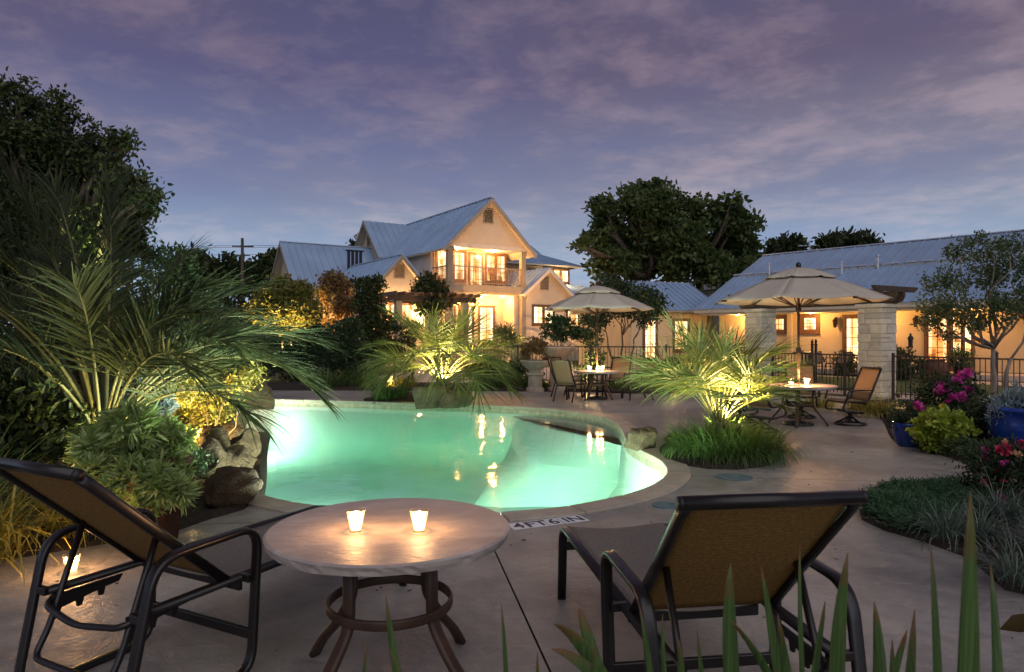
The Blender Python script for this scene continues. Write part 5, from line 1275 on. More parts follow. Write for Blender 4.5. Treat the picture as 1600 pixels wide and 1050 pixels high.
fm = [(az + q.normal() * 8, el + q.normal() * 5, 1.52 + q.random() * .32, dp + q.normal() * 10) for az, el, dp in [(k * 45, 78, 45) for k in range(8)] + [(20 + k * 36, 60, 95) for k in range(10)] + [(k * 40, 46, 110) for k in range(9)] + [(15 + k * 90, 30, 70) for k in range(4)]]
palm('feather_palm', 'fountain shaped feather palm on the boulders at the far pool edge', (-1.60, 15.75, .05), .55, .17, fm, M['palmleaf'], .82, .026, 26, seed=5, vee=.16, bare=.50, th=(100, 4), stiff=.05)
fr_ = [(az + q.normal() * 9, el + q.normal() * 5, 1.12 + q.random() * .28 - .12 * (math.cos(R(az)) > .3), dp + q.normal() * 10) for az, el, dp in [(k * 45, 80, 35) for k in range(8)] + [(15 + k * 33, 66, 70) for k in range(11)] + [(k * 51 + 8, 54, 78) for k in range(7)]]
palm('feather_palm', 'brightly uplit feather palm rising from the grass clump on the right', (2.86, 9.45, 0), .42, .12, fr_, M['palmleaf'], .66, .020, 24, seed=9, vee=.18, bare=.48, th=(100, 4), stiff=.05)

# ================================================================ trees
def lob(lst, Y, dy=.0, depth=.8):
    return [(tuple(D(x, y, Y + q.normal() * dy)), (r * Y / F, r * Y / F * depth, r * Y / F * .86)) for x, y, r in lst]
def rel(lobes, o): return [((c[0] - o[0], c[1] - o[1], c[2] - o[2]), r) for c, r in lobes]
def ptree(name, label, px, Y, forks, lst, clumps, per, spread, leaf, lm, bm__, rad, dy=.8, sprout=0, shrink=1.0, **k):
    lst = [(x, y, r * shrink) for x, y, r in lst]; lst = lst + [(x + r * 1.02 * math.cos(a), y + r * .95 * math.sin(a), r * s_) for x, y, r in lst for a, s_ in [(q.uniform(0, 2 * PI), q.uniform(.22, .45)) for _ in range(sprout)]]
    x = (px - 800) / F * Y; o = (x, Y, 0); L_ = rel(lob(lst, Y, dy), o)
    tr = [((0.14 * i, .1 * (i % 2)), tuple(D(fx, fy, Y) - Vector(o)), rad * (1 - .15 * i)) for i, (fx, fy) in enumerate(forks)]
    return tree(name, label, o, tr, L_, clumps, per, spread, leaf, lm, bm__, **k)
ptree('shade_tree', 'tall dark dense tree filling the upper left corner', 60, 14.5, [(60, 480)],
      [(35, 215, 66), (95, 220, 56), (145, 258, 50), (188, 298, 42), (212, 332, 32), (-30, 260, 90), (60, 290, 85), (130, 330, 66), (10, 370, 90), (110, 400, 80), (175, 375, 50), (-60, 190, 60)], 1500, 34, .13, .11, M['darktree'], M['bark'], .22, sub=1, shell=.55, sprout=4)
ptree('shade_tree', 'broad dark shade tree standing between the two houses', 1065, 46, [(1010, 440), (1050, 440), (1090, 440)],
      [(945, 345, 32), (985, 322, 34), (1010, 300, 26), (1040, 318, 34), (1085, 335, 36), (1130, 335, 34), (1165, 352, 30), (935, 380, 32), (975, 375, 44), (1025, 365, 48), (1075, 385, 46), (1125, 385, 46), (1165, 390, 34), (950, 412, 30), (1000, 415, 40), (1060, 420, 36), (1110, 420, 36), (1150, 418, 28)], 780, 28, .28, .38, M['oak'], M['bark'], .38, dy=1.6, shell=.55, sprout=3, sub=1, shrink=.74)
ptree('small_tree', 'slender grey trunked tree with airy olive foliage in front of the bungalow', 1557, 12.6, [(1552, 545), (1580, 560)],
      [(1480, 440, 34), (1500, 400, 30), (1540, 385, 30), (1575, 385, 26), (1600, 410, 40), (1550, 430, 38), (1460, 480, 28), (1500, 480, 34), (1560, 480, 34), (1610, 470, 38), (1455, 505, 20), (1520, 505, 26), (1640, 440, 50), (1480, 525, 14)], 850, 10, .055, .062, M['olive'], M['barkpale'], .05, dy=.35, shell=.3)
ptree('ornamental_tree', 'small round tree glowing yellow in the uplight left of the main house', 445, 27.5, [(440, 530), (455, 530)],
      [(420, 470, 24), (440, 455, 26), (465, 460, 24), (478, 485, 18), (430, 495, 24), (458, 495, 22), (405, 485, 16)], 620, 12, .16, .16, M['myrtle'], M['barkpale'], .06, dy=.5)
ptree('ornamental_tree', 'russet leaved small tree below the dark chimney flues', 525, 28.5, [(525, 520)],
      [(520, 445, 20), (536, 450, 20), (515, 465, 18), (535, 480, 20), (525, 500, 18)], 420, 12, .14, .15, M['redleaf'], M['barkpale'], .06, dy=.4)
ptree('ornamental_tree', 'dark little tree growing against the front of the house left of the balcony', 672, 34.5, [(672, 500)],
      [(668, 445, 17), (680, 455, 18), (660, 462, 16), (672, 478, 18), (690, 470, 14)], 400, 12, .16, .18, M['darktree'], M['bark'], .07, dy=.3)
ptree('ornamental_tree', 'wispy multi stemmed tree behind the farther umbrella', 968, 25.5, [(950, 540), (972, 525), (990, 530)],
      [(945, 452, 18), (975, 455, 20), (1005, 468, 20), (1025, 480, 16), (985, 480, 20), (955, 482, 20), (935, 500, 16), (1010, 495, 16), (960, 440, 14)], 420, 11, .14, .13, M['shrub'], M['bark'], .05, dy=.6)
ptree('far_tree', 'far dark tree just left of the long wing roof', 432, 66, [(432, 470)], [(425, 415, 13), (440, 410, 14), (415, 425, 12), (437, 428, 14)], 200, 14, .5, .6, M['darktree'], M['bark'], .25)
ptree('far_tree', 'far dark tree peeking over the wing roof beside the chimney', 572, 75, [(572, 430)], [(570, 386, 8), (580, 383, 7), (560, 389, 6), (574, 396, 10)], 120, 14, .5, .6, M['darktree'], M['bark'], .25)
ptree('far_tree', 'far row tree behind the bungalow ridge near the antenna', 1232, 70, [(1232, 430)], [(1222, 390, 12), (1240, 386, 11), (1212, 394, 9), (1230, 402, 14)], 220, 14, .5, .55, M['darktree'], M['bark'], .25)
ptree('far_tree', 'far rounded tree behind the bungalow ridge right of the antenna', 1320, 70, [(1320, 430)], [(1295, 384, 10), (1315, 380, 11), (1340, 382, 11), (1358, 386, 9), (1310, 396, 14), (1345, 396, 12)], 320, 14, .5, .55, M['darktree'], M['bark'], .25)
ptree('far_tree', 'low dark trees on the horizon behind the utility pole', 350, 90, [(350, 480)], [(300, 420, 22), (330, 430, 20), (360, 425, 18), (385, 435, 18), (400, 445, 14)], 300, 14, .8, .8, M['darktree'], M['bark'], .3)

# ================================================================ shrubs and beds
def pbush(name, label, px, py, Y, lst, n, leaf, lm, zb=0, **k):
    x = (px - 800) / F * Y; o = (x, Y, zb); return bush(name, label, o, rel(lob(lst, Y, k.pop('dy', .25)), o), n, leaf, lm, **k)
SG = 'dark screening shrubs left of the house'
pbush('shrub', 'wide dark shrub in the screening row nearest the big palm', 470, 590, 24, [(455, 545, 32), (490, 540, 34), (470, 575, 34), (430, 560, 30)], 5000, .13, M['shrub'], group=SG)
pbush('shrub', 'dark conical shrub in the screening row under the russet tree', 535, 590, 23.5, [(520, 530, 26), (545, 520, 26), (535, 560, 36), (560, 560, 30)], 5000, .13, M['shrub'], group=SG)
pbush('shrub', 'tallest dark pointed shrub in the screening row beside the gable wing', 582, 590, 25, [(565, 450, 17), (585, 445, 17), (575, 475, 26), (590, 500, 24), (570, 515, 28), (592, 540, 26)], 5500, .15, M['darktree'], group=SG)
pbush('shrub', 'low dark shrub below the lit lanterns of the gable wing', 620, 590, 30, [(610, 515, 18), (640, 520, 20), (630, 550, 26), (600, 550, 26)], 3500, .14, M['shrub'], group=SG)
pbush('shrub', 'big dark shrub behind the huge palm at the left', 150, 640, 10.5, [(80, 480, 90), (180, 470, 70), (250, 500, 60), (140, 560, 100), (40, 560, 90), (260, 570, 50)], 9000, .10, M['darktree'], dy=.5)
pbush('shrub', 'dark leafy shrub behind the rock waterfall', 330, 610, 13, [(290, 470, 46), (330, 510, 44), (300, 560, 50), (365, 560, 34), (270, 420, 40)], 6000, .10, M['shrub'], dy=.4)
pbush('shrub', 'golden lit shrub tumbling over the rock waterfall', 330, 640, 8.6, [(310, 612, 34), (345, 622, 28), (292, 645, 30), (335, 650, 22), (372, 600, 18), (398, 582, 12), (280, 610, 24)], 5200, .055, M['lamplit_bed'], zb=.1, aspect=.4)
pbush('shrub', 'little golden lit shrub low between the waterfall boulders', 302, 690, 7.9, [(300, 685, 14), (312, 692, 10)], 700, .045, M['lamplit_bed'], zb=.05, aspect=.4)
pbush('creeping_shrub', 'dark creeping shrub over the boulders next to the planter', 280, 760, 6.3, [(270, 740, 26), (300, 720, 22), (265, 775, 24), (310, 790, 12), (250, 755, 24)], 2600, .040, M['shrub'], aspect=.5)
for k, (px, py, Y, lab) in enumerate(((205, 615, 7.6, 'left of two dusty blue mounds below the huge palm'), (245, 610, 7.7, 'right of two dusty blue mounds below the huge palm'))):
    pbush('blue_shrub', lab, px, 660, Y, [(px, py, 19), (px, py + 25, 20)], 1500, .10, M['bluegrey'], group='dusty blue mounds', aspect=.22, spread=.03)
pbush('shrub', 'broad dark shrub far behind the pool between the palm and the yellow tree', 340, 560, 36, [(290, 500, 40), (340, 480, 44), (390, 490, 40), (320, 530, 40), (380, 530, 44)], 6000, .25, M['darktree'], dy=.6)
pbush('shrub', 'second broad dark shrub far behind the yellow tree', 430, 560, 38, [(410, 510, 36), (450, 515, 40), (490, 510, 36), (440, 545, 40)], 5000, .25, M['shrub'], dy=.6)
# plant in the tall planter: palmate pale leaves
pbush('shrub', 'dark undergrowth at the left edge below the huge palm', 30, 700, 6.6, [(20, 640, 60), (80, 660, 50), (-40, 660, 60), (110, 690, 36), (40, 700, 44)], 5000, .10, M['darktree'], dy=.3)
o = Vector((tp.x, tp.y, .66)); lobes = rel(lob([(205, 665, 40), (170, 690, 42), (240, 690, 44), (205, 720, 48), (160, 735, 30), (255, 735, 34), (225, 760, 26), (140, 705, 22), (280, 690, 20)], 5.05, .12) + lob([(205, 745, 28), (245, 755, 28), (275, 765, 22), (150, 738, 24), (225, 788, 18), (180, 765, 18)], 4.8, .03), o)
pl = thing('planter_foliage', 'pale green palmate leaved plant spilling from the tall rust planter', 'plant', o)
P, d = lobe_points(lobes, 1000, .5); LP = []; LD = []; 
for p_, dd in zip(P, d):
    ax = unit((dd + rng.normal(size=3) * .5 + np.array([0, 0, .1]))[None])[0]; u_ = unit(np.cross(ax, rng.normal(size=3))[None])[0]; w_ = np.cross(ax, u_)
    for k in range(5):
        a = (k - 2) * .55; LP.append(p_); LD.append(ax * math.cos(a) + u_ * math.sin(a) + np.array([0, 0, -.15]))
me = leafmesh('foliage', np.array(LP), np.array(LD), (.105 * (.7 + .6 * rng.random(len(LP)))), .026, M['variegated'], .15); put('foliage', me, pl)
b = MB()
for k in range(12): b.tube(wiggle((0, 0, -.05), Vector(lobes[k % len(lobes)][0]) * 1.0, 3, .05), [.009, .007, .005, .003], 5)
b.build('stem', M['petiole'], pl, smooth=True)
# strappy grasses at the left edge
for k, (x, y, L_, lab) in enumerate(((-3.75, 4.75, .95, 'strappy golden lit leaves behind the left chaise lounge'), (-4.35, 5.3, 1.1, 'tall strappy grass at the left edge below the palm'), (-3.45, 5.55, .8, 'strappy grass beside the tall planter'), (-5.2, 5.6, 1.2, 'coarse grass mass at the far left edge'), (-4.0, 4.3, .6, 'short golden lit grass tuft closest to the left edge'))):
    tuft('strap_grass', lab, (x, y, .03), 260, L_, .022, 1.25, .30, M['grass'] if k in (1, 3) else M['lamplit_bed'], group='strappy grasses in the left bed', wild=1.2)
# grass clump under the right palm
tuft('grass_clump', 'dense round clump of dark green grass at the foot of the right palm', (2.86, 9.05, .05), 4200, .60, .011, 1.3, .66, M['grass'], wild=.9)
for k, (px, py, lab) in enumerate(((598, 627, 'left tuft of strappy leaves in front of the far pool palm'), (622, 625, 'right tuft of strappy leaves in front of the far pool palm'))):
    p = G(px, py); tuft('strap_grass', lab, (p.x, p.y, .06), 220, .62, .022, 1.1, .22, M['grass'], group='tufts by the far palm', wild=.6)
BGp = 'low plants in the bed along the back fence'
for k, (x, y, L_, n_, lm, lab) in enumerate(((-5.6, 20.8, .8, 220, 'grass', 'spiky plant at the far left end of the fence bed'), (-4.6, 21.2, .9, 240, 'grass', 'spiky plant second from the left in the fence bed'), (-3.4, 20.9, .6, 260, 'lamplit_bed', 'golden lit grass around the low path lamp in the fence bed'), (-.6, 20.6, .55, 260, 'grass', 'grass right behind the far palm in the fence bed'), (.4, 21.1, .7, 300, 'grass', 'grass in the fence bed below the lower urn'), (1.2, 20.4, .4, 260, 'grass', 'low grass in the fence bed behind the high backed chair'), (4.4, 20.6, .5, 320, 'lamplit_bed', 'golden lit grass in the fence bed left of the bright palm'), (5.4, 20.9, .55, 320, 'lamplit_bed', 'golden lit grass in the fence bed behind the bright palm'), (3.2, 20.6, .45, 240, 'grass', 'low grass in the fence bed behind the farther table'))):
    tuft('fence_bed_grass', lab, (x, y, .07), n_, L_, .028, 1.1, .5, M[lm], group=BGp, wild=.8)
for k, (px, lab, lm) in enumerate(((760, 'loose shrub against the fence right of the far palm', 'shrub'), (800, 'leafy shrub against the fence below the lower urn', 'shrub'), (1040, 'shrub against the fence left of the bright palm', 'olive'), (1150, 'shrub against the fence behind the bright palm', 'olive'))):
    pbush('fence_bed_shrub', lab, px, 600, 21.8 if px < 900 else 20.6, [(px - 14, 580, 16), (px + 12, 575, 18), (px, 592, 18)], 1800, .09, M[lm], zb=.06, group='shrubs along the back fence')
pbush('shrub', 'dark ivy clad shrub column behind the umbrella pole', 925, 600, 24, [(920, 500, 14), (925, 530, 18), (928, 560, 18), (918, 585, 18)], 2200, .10, M['shrub'])
pbush('yucca', 'spiky lit plant by the front steps of the house', 790, 540, 35.5, [(790, 522, 14), (780, 532, 12), (800, 535, 12)], 700, .45, M['olive'], aspect=.10, spread=.1)
# urn plants
o = (U1.x, U1.y, z1); bush('urn_plant', 'bushy glossy plant growing in the large stone urn', o, rel(lob([(868, 503, 15), (885, 510, 15), (858, 518, 12), (902, 520, 12), (876, 522, 14), (918, 524, 9)], 19.8, .1), o), 1500, .11, M['shrub'], group='plants in the garden urns', spread=.05, cat='plant', aspect=.5)
o = (U2.x, U2.y, z2); bush('urn_plant', 'dark trailing plant growing in the lower stone urn', o, rel(lob([(838, 536, 12), (848, 545, 12), (826, 546, 11), (820, 556, 8), (856, 556, 8)], 19.6, .1), o), 1100, .09, M['redleaf'], group='plants in the garden urns', spread=.05, cat='plant', aspect=.5)
# right bed
def flower(parent, loc, r, m, n_=12):
    P = np.zeros((n_, 3)); dr = unit(rng.normal(size=(n_, 3)) + np.array([0, -.2, .55])); put('flower', leafmesh('flower', P, dr, r * (.8 + .4 * rng.random(n_)), r * .85, M[m], .25), parent, loc)
def blooms(t, lobes, n_, r, m, bias=(0, -.6, .5)):
    P, d = lobe_points(lobes, n_ * 4, .92); k = np.argsort(-(d @ np.array(bias)))[:n_]
    for i in k: flower(t, tuple(P[i] + d[i] * .02), r * (.8 + .5 * rng.random()), m)
def fbush(label, px, Y, zb, lst, n_, leaf, lm, fls, **k):
    o = ((px - 800) / F * Y, Y, zb); L_ = rel(lob(lst, Y, .1), o); t = bush('flowering_shrub', label, o, L_, n_, leaf, M[lm], cat='flowering plant', **k)
    for m, c_, r in fls: blooms(t, L_, c_, r, m)
    return t
fbush('rose bush with magenta and pink blooms at the right edge of the deck', 1560, 6.35, .05, [(1540, 735, 32), (1575, 722, 36), (1600, 740, 42), (1555, 765, 30), (1590, 770, 36), (1530, 720, 12), (1640, 740, 50)], 5200, .05, 'shrub', [('red', 26, .048), ('magenta', 16, .046), ('peach', 12, .04), ('yellow', 2, .05)])
t = bush('lime_plant', 'mound of bright lime green sweet potato leaves beside the blue pot', ((1470 - 800) / F * 9.3, 9.3, .04), rel(lob([(1455, 665, 24), (1480, 660, 26), (1500, 675, 20), (1465, 685, 24), (1445, 680, 16), (1485, 690, 18)], 9.3, .1), ((1470 - 800) / F * 9.3, 9.3, .04)), 2200, .075, M['lime'], cat='plant', aspect=.7, spread=.035)
fbush('magenta flowering bush behind the lime green mound', 1485, 11.4, .04, [(1470, 610, 26), (1500, 600, 26), (1450, 630, 24), (1520, 630, 22), (1480, 640, 28), (1440, 600, 14)], 2600, .07, 'shrub', [('magenta', 9, .11)])
fbush('yellow flowered shoot above the lime green mound', 1460, 9.9, .04, [(1460, 640, 10), (1455, 650, 12)], 160, .06, 'olive', [('yellow', 3, .07)])
o = (bp1.x, bp1.y, .30); t = bush('potted_plant', 'dark bushy plant with one magenta bloom in the small blue pot', o, rel(lob([(1410, 645, 20), (1430, 650, 18), (1415, 660, 20), (1400, 655, 12)], bp1.y, .06), o), 900, .05, M['shrub'], cat='plant', spread=.03); flower(t, (.07, -.12, .30), .075, 'magenta', 20); flower(t, (.13, -.1, .27), .06, 'magenta', 16)
o = (bp2.x, bp2.y, .60); bush('potted_plant', 'mass of dusty blue grey foliage spilling from the large blue pot', o, rel(lob([(1575, 632, 22), (1600, 625, 26), (1560, 645, 16), (1630, 630, 30), (1600, 645, 24)], bp2.y, .12), o), 2600, .075, M['bluegrey'], cat='plant', aspect=.22, spread=.03)
pbush('shrub', 'dark shrub between the lime green mound and the large blue pot', 1535, 690, 9.9, [(1525, 650, 22), (1545, 665, 22), (1530, 680, 24), (1550, 640, 16)], 2400, .06, M['shrub'], zb=.04)
for k, (px, py, lab) in enumerate(((1465, 706, 'low feathery grey tuft below the lime green mound'), (1500, 712, 'low feathery grey tuft left of the rose bush'), (1540, 722, 'low feathery grey tuft above the rose bush'))):
    p = G(px, py); bush('feathery_plant', lab, (p.x, p.y, .03), [((0, 0, .08), (.26, .2, .10))], 800, .09, M['olive'], group='feathery tufts along the deck edge', aspect=.16, spread=.03, stems=0, cat='plant')
# juniper carpet
jp = []
JP = [Vector((p[0], p[1], 0)) for p in g2((1348, 806), (1350, 786), (1400, 772), (1470, 768), (1530, 775), (1540, 800), (1500, 825), (1450, 842), (1400, 836))]
while len(jp) < 2300:
    x = rng.uniform(2.6, 5.5); y = rng.uniform(4.8, 7.4)
    if inside((x, y), JP): jp.append((x, y, .05 + .09 * rng.random() + .04 * math.sin(x * 5) * math.sin(y * 6)))
jp = np.array(jp); C = np.repeat(jp, 9, 0) + rng.normal(size=(len(jp) * 9, 3)) * [.035, .035, .02]; dr = rng.normal(size=C.shape) * [1, 1, .35] + [0, 0, .35]
tag(put('juniper_carpet', leafmesh('juniper_carpet', C, dr, .05 + .03 * rng.random(len(C)), .009, M['juniper'], .1)), kind='stuff')
LG = 'silvery edging tufts in the mulch bed'
for px, py, L_, lab in ((1478, 850, .46, 'silvery grass tuft at the lower edge of the juniper carpet'), (1560, 818, .50, 'silvery grass tuft in front of the rose bush'), (1600, 828, .42, 'silvery grass tuft at the right edge below the roses'), (1585, 920, .40, 'silvery grass tuft nearest the deck corner at the right edge'), (1530, 850, .38, 'silvery grass tuft behind the tall blurred blade'), (1640, 880, .42, 'silvery grass tuft just beyond the right edge')):
    p = G(px, py); tuft('silvery_grass', lab, (p.x, p.y, .05), 150, L_, .010, 1.35, .10, M['liriope'], group=LG, wild=.7)
# lit golden plants by the column
p = G(1362, 655); tuft('lamplit_grass', 'golden lit grass at the foot of the near limestone column', (p.x + .3, p.y + .6, .05), 420, .55, .022, 1.5, .42, M['lamplit_bed'], wild=1.0)
p = G(1345, 650); tuft('lamplit_grass', 'small golden lit tuft behind the side on swivel chair', (p.x - .3, p.y + 1.2, .05), 240, .5, .02, 1.4, .3, M['lamplit_bed'], wild=1.0)
# potted plants by the bungalow
for (pp, lab, lst, lm, zz) in ((pu, 'leafy plant in the small dark urn by the lit doors', [((0, 0, .1), (.34, .34, .26))], 'shrub', .42), (pv, 'spiky leaves in the tall dark planter by the lit doors', [((0, 0, .18), (.36, .36, .36))], 'olive', .60)):
    bush('potted_plant', lab, (pp.x, pp.y, zz), lst, 900, .13, M[lm], cat='plant', aspect=.3, stems=3)
pp = bl(.5, 1.6); bush('topiary_bush', 'clipped round bush on the lawn in front of the lit doors', (pp.x, pp.y, 0), [((0, 0, .55), (.8, .8, .65))], 3800, .08, M['shrub'], aspect=.5)
pp = bl(3.0, .55); bush('topiary_bush', 'dark bush beside the french door behind the fence', (pp.x, pp.y, 0), [((0, 0, .45), (.5, .5, .55))], 2200, .08, M['shrub'], aspect=.5)
pp = bl(6.3, .9); bush('topiary_bush', 'dark bush near the small windows behind the fence', (pp.x, pp.y, 0), [((0, 0, .35), (.5, .5, .4))], 1600, .08, M['shrub'], aspect=.5)

# ================================================================ boulders
BGr = 'sandstone boulders around the pool'
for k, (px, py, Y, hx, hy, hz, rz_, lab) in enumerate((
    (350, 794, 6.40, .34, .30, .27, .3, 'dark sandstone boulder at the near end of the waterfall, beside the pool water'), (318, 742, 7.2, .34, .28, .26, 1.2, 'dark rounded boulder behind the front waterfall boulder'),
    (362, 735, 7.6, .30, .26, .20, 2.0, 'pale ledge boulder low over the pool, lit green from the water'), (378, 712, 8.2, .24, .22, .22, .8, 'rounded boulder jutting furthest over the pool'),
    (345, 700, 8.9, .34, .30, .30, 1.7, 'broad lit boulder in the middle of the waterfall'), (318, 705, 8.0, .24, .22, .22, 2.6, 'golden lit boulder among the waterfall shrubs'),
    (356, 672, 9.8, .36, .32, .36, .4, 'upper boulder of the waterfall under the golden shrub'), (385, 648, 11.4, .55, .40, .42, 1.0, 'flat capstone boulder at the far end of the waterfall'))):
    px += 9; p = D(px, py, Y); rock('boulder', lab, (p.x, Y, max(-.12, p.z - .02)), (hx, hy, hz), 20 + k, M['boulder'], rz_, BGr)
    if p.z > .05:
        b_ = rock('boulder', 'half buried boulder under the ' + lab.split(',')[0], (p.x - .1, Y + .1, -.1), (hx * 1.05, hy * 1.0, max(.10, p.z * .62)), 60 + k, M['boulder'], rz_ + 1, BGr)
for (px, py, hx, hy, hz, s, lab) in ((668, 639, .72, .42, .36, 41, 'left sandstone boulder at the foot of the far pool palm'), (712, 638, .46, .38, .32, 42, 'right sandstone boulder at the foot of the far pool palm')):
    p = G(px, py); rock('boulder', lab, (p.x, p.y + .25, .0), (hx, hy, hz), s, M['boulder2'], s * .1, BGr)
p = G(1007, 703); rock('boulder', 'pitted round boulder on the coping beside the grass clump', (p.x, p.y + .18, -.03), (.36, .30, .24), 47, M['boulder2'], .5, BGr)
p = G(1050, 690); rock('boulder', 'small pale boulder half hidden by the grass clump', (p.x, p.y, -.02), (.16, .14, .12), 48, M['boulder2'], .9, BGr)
# sheet of water over the lip
wf = thing('waterfall', 'thin lit sheet of water spilling from the rocks into the pool', 'waterfall', D(393, 640, 11.2))
m, t_ = newmat('falling_water'); nn = t_.nodes; pb = nn.new('ShaderNodeBsdfTranslucent'); tp_ = nn.new('ShaderNodeBsdfTransparent'); df = nn.new('ShaderNodeBsdfDiffuse'); m1 = nn.new('ShaderNodeMixShader'); m2 = nn.new('ShaderNodeMixShader'); oo = nn.new('ShaderNodeOutputMaterial')
wv = nn.new('ShaderNodeTexNoise'); tx = nn.new('ShaderNodeTexCoord'); mp = nn.new('ShaderNodeMapping'); mp.inputs['Scale'].default_value = (14, 14, 1.2); t_.links.new(tx.outputs['Object'], mp.inputs[0]); t_.links.new(mp.outputs[0], wv.inputs['Vector'])
t_.links.new(pb.outputs[0], m1.inputs[1]); t_.links.new(df.outputs[0], m1.inputs[2]); t_.links.new(wv.outputs[0], m2.inputs[0]); t_.links.new(tp_.outputs[0], m2.inputs[1]); t_.links.new(m1.outputs[0], m2.inputs[2]); t_.links.new(m2.outputs[0], oo.inputs[0])
for n_ in (pb, df): n_.inputs[0].default_value = (.85, .9, .85, 1)
b = MB(); W0 = .42; rows = 8
for s, off in ((0, 0), (1, .012)):
    vs = []
    for j in range(rows + 1):
        t = j / rows; z = -.62 * t * t - .04 * t; y = -.12 * t
        for i in range(9): vs.append((-W0 + 2 * W0 * i / 8, y + off + .01 * math.sin(i * 2.1), z))
    b.add(vs, [(j * 9 + i, j * 9 + i + 1, (j + 1) * 9 + i + 1, (j + 1) * 9 + i) for j in range(rows) for i in range(8)])
b.build('water_sheet', m, wf, smooth=True)

# ================================================================ foreground blades
def bigleaf(parent, tip, base, w, bow, name='leaf'):
    tip = Vector(tip); base = Vector(base); o = Vector(parent.location); n_ = 16; vs = []; fs = []
    side = Vector((math.cos(len(parent.children) * 1.7) * .25 + .9, math.sin(len(parent.children) * 1.7) * .5, 0)).normalized(); ctrl = (tip + base) / 2 + Vector(bow) + Vector((.05 * math.sin(len(parent.children) * 2.3), 0, .05))
    for j in range(n_ + 1):
        t = j / n_; p = base * (1 - t) ** 2 + ctrl * 2 * t * (1 - t) + tip * t * t - o
        d = ((ctrl - base) * (1 - t) + (tip - ctrl) * t).normalized(); s = (side - d * side.dot(d)).normalized(); nn__ = s.cross(d)
        ww = w * .31 * min(1, ((1 - t) * 4.2)) ** .62
        vs += [p - s * ww + nn__ * ww * .38, p, p + s * ww + nn__ * ww * .38]
    for j in range(n_):
        a = j * 3; fs += [(a, a + 1, a + 4, a + 3), (a + 1, a + 2, a + 5, a + 4)]
    me = bpy.data.meshes.new(name); me.from_pydata(vs, [], fs); me.materials.append(M['iris']); me.polygons.foreach_set('use_smooth', [True] * len(fs))
    o_ = put(name, me, parent); md = o_.modifiers.new('solid', 'SOLIDIFY'); md.thickness = .0025; return o_
def clump(label, c, lst):
    t = thing('iris_clump', label, 'iris plant', c, 0, 'tall sword leaved plants in the foreground')
    for (tx_, ty, Y, bx, w, bow) in lst: bigleaf(t, D(tx_, ty, Y), ((bx - 800) / F * c[1], c[1], .0), w, bow)
clump('tall sword leaves standing in front of the right chaise lounge', (.85, 1.75, 0), [(1142, 880, 1.72, 1215, .062, (-.09, 0, .10)), (1190, 886, 1.75, 1290, .050, (-.06, 0, .02)), (1325, 864, 1.68, 1352, .058, (-.05, 0, 0.03)), (1366, 940, 1.85, 1330, .052, (0.05, 0, 0.06)), (1418, 985, 1.7, 1300, .04, (.02, 0, .22)), (1290, 940, 1.78, 1230, .045, (.03, 0, .1)), (1060, 1000, 1.6, 1010, .04, (.03, 0, .1)), (930, 1005, 1.6, 985, .035, (-.05, 0, .1)), (1395, 1000, 1.55, 1440, .035, (-.03, 0, .1)),
    (1000, 948, 1.72, 1030, .03, (0, 0, 0)), (1035, 960, 1.85, 1140, .026, (-.05, 0, 0)), (866, 976, 1.70, 1120, .055, (-.08, .0, .36)), (862, 1014, 1.62, 1120, .05, (-.05, 0, .32)), (1250, 850, 1.9, 1300, .02, (.0, 0, .0)), (1140, 968, 1.65, 1330, .035, (.0, 0, .2)), (905, 950, 1.8, 1080, .05, (-.12, 0, .30)), (1090, 985, 1.7, 1170, .03, (0, 0, 0)), (1215, 960, 1.6, 1240, .045, (0, 0, 0))])
clump('tall blurred sword leaves nearest the camera at the lower right', (.78, 1.22, 0), [(1517, 768, 1.15, 1490, .060, (.0, 0, .0)), (1456, 858, 1.3, 1490, .045, (-.04, 0, 0.05)), (1430, 952, 1.35, 1395, .04, (0.03, 0, 0.05)), (1548, 880, 1.4, 1510, .03, (0.04, 0, .06))])
clump('short pointed sword leaves in front of the stone table', (-.30, 1.80, 0), [(603, 932, 1.85, 720, .034, (-.06, 0, .06)), (608, 1012, 1.8, 745, .022, (-.04, 0, .1)), (573, 1002, 1.75, 585, .022, (0, 0, 0)), (783, 945, 1.8, 792, .022, (0, 0, 0)), (840, 1020, 1.75, 795, .022, (.03, 0, .05))])
cb = thing('coleus_plant', 'bronze leaved plant at the right edge nearest the camera', 'plant', (2.02, 2.45, 0))
P, d = lobe_points([((.12, 0, .55), (.18, .2, .3)), ((.22, .05, .74), (.2, .2, .2))], 34, .7)
put('foliage', leafmesh('foliage', P, d + np.array([0, 0, -.2]), .17, .10, M['coleus'], .2), cb)
b = MB()
for k in range(5): b.tube(wiggle((0, 0, 0), (rng.normal() * .12, rng.normal() * .1, .7), 3, .04), [.008, .006, .005, .003], 5)
b.build('stem', M['bark'], cb)

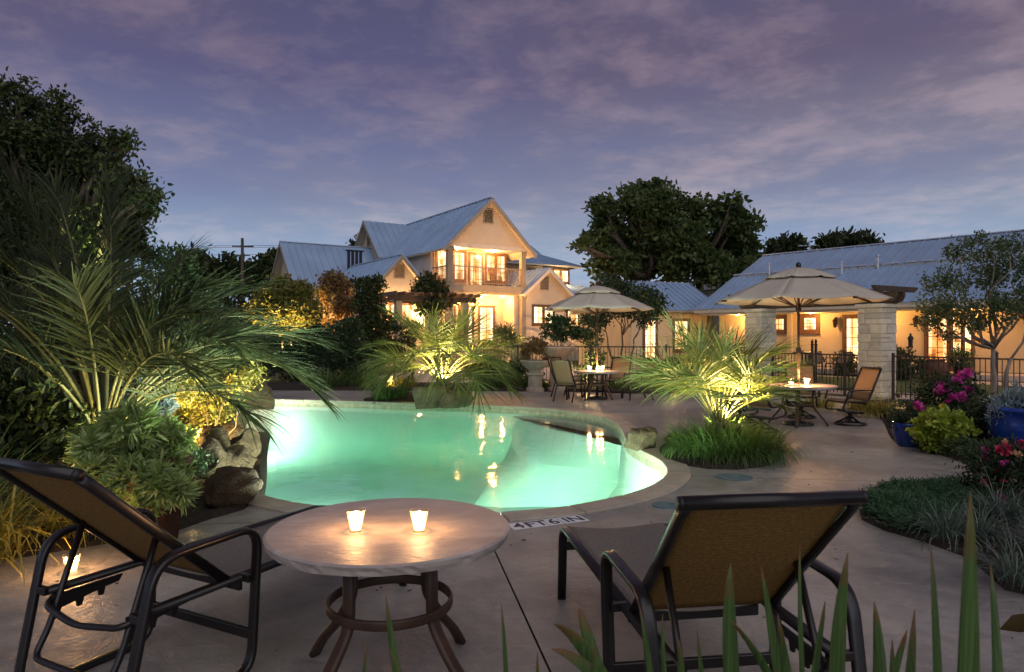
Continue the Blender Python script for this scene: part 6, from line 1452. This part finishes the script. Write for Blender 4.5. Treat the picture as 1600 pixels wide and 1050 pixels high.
# ================================================================ garden lamps
lg = 'garden uplights in the beds'
def uplight(label, loc, tgt, e, cone=75, col=(1, .72, .30), kind='SPOT', lens=True, up=.16, r=.04):
    t = thing('garden_uplight', label, 'garden light', loc, 0, lg); d = (Vector(tgt) - Vector(loc)).normalized(); rot = d.to_track_quat('Z', 'Y').to_euler()
    q_ = MB(); q_.tube([(0, 0, -.02), (0, 0, .06)], .010, 6); q_.build('stake', M['black'], t)
    q_ = MB(); q_.lathe([(0, -.05), (.030, -.05), (.042, -.02), (.045, .05), (.038, .05), (.036, .035), (0, .03)], 16); q_.build('housing', M['metal'], t, loc=(0, 0, up - .05), rot=rot, smooth=True)
    q_ = MB(); q_.lathe([(0, .0305), (.034, .0355), (.032, .042), (0, .046)], 16); q_.build('lens', M['lens'], t, loc=(0, 0, up - .05), rot=rot)
    lamp(kind, Vector((0, 0, up - .05)) + d * .07, e, col, r, t, target=Vector((0, 0, up - .05)) + d * 2, cone=cone)
uplight('uplight in the grass clump right of the bright palm trunk', (3.08, 9.25, .22), (2.98, 9.5, 1.6), 200, 120, (1, .74, .26))
uplight('uplight behind the bright palm trunk', (3.0, 9.95, .1), (2.8, 9.5, 1.8), 120, 120, (1, .74, .26))
uplight('uplight between the boulders at the far pool palm', (-1.50, 15.30, .40), (-1.6, 15.9, 2.2), 190, 130, (1, .80, .30))
uplight('uplight behind the far pool palm', (-1.9, 16.4, .1), (-1.6, 15.7, 2.4), 130, 130, (1, .80, .30))
uplight('uplight hidden in the golden shrub of the waterfall', (-3.70, 8.05, .30), (-3.8, 8.6, 1.0), 105, 150, (1, .70, .26), 'POINT', up=.05)
uplight('uplight low between the waterfall boulders', (-3.78, 7.75, .16), (-3.65, 8.0, .8), 9, 140, (1, .62, .2), 'POINT')
uplight('uplight at the far end of the waterfall boulders', (-4.75, 10.4, .55), (-4.4, 11.2, .9), 16, 120, (1, .68, .28), 'POINT')
uplight('uplight below the huge palm at the left', (-3.45, 6.55, .05), (-3.75, 6.9, 2.2), 60, 130, (1, .78, .26))
uplight('uplight behind the huge palm aimed at the dark shade tree', (-8.4, 12.3, .02), (-8.25, 13.5, 4.9), 900, 24, (.85, 1, .35))
uplight('uplight below the yellow ornamental tree', (-9.1, 26.2, .02), (-9.2, 27.6, 3.0), 1100, 80, (1, .66, .22))
uplight('uplight below the russet ornamental tree', (-7.1, 27.4, .02), (-7.3, 28.6, 2.8), 520, 60, (1, .60, .25))
uplight('low path lamp in the golden grass of the fence bed', (-3.75, 20.5, .06), (-3.3, 21, .4), 12, 140, (1, .66, .28), 'POINT')
uplight('path lamp shining through the fence right of the large urn', (2.55, 23.3, .0), (2.6, 23.6, 1.2), 70, 140, (1, .64, .26), 'POINT', up=.5)
uplight('path lamp behind the lower urn', (1.1, 23.4, .0), (1.2, 23.8, 1.2), 45, 140, (1, .64, .26), 'POINT', up=.35)
uplight('uplight in the golden grass by the near limestone column', (8.25, 14.6, .08), (8.3, 15.3, .6), 22, 140, (1, .72, .30), 'POINT', up=.3)
uplight('uplight in the bed behind the bright palm', (4.8, 20.3, .06), (4.8, 21, 1), 30, 140, (1, .66, .26), 'POINT', up=.3)
uplight('small lamp hidden under the rose bush', (4.28, 6.42, .0), (3.9, 6.0, .3), 4.5, 140, (1, .55, .26), 'POINT', up=.06)
uplight('uplight behind the tall planter at the left', (-3.25, 5.25, .04), (-2.8, 5.1, .9), 8, 140, (1, .68, .26), 'SPOT', up=.18)
uplight('uplight in the plants by the front steps of the house', (-.3, 35.0, 0), (-.3, 35.8, 1.2), 60, 140, (1, .64, .28), 'POINT', up=.3)

# lamps washing the front of the main house
def hp(s, t_, z=0):
    return Matrix.Translation((-3.56, 38, 0)) @ Matrix.Rotation(A_, 4, 'Z') @ Vector((s, t_, z))
for (s, t_, ts, tz, e, lab) in ((2.6, -5.5, 2.6, 7.5, 760, 'facade floodlight in the grass in front of the balcony gable'), (-2.9, -4.8, -2.9, 4.8, 180, 'facade floodlight in front of the left gable wing'), (7.0, -4.5, 6.9, 4.2, 220, 'facade floodlight in front of the right gable wing'), (11.5, -3.0, 11, 2.5, 140, 'facade floodlight in front of the low right wing')):
    uplight(lab, tuple(hp(s, t_)), tuple(hp(ts, 0, tz)), e, 75, (1, .50, .19), 'SPOT')
# fallen leaves drifted on the deck
n_ = 260; P = np.stack([rng.uniform(-3, 5, n_), rng.uniform(1.6, 9.5, n_), np.full(n_, .006)], 1)
P = np.array([p for p in P if not inside(p, COPE) and not inside(p, bedR) and not inside(p, bedC) and not inside(p, bedL)])
dr = rng.normal(size=P.shape) * [1, 1, .12]
tag(put('fallen_leaves', leafmesh('fallen_leaves', P, dr, .012 + .03 * rng.random(len(P)) ** 2, .012, M['chips'], .1)), kind='stuff')
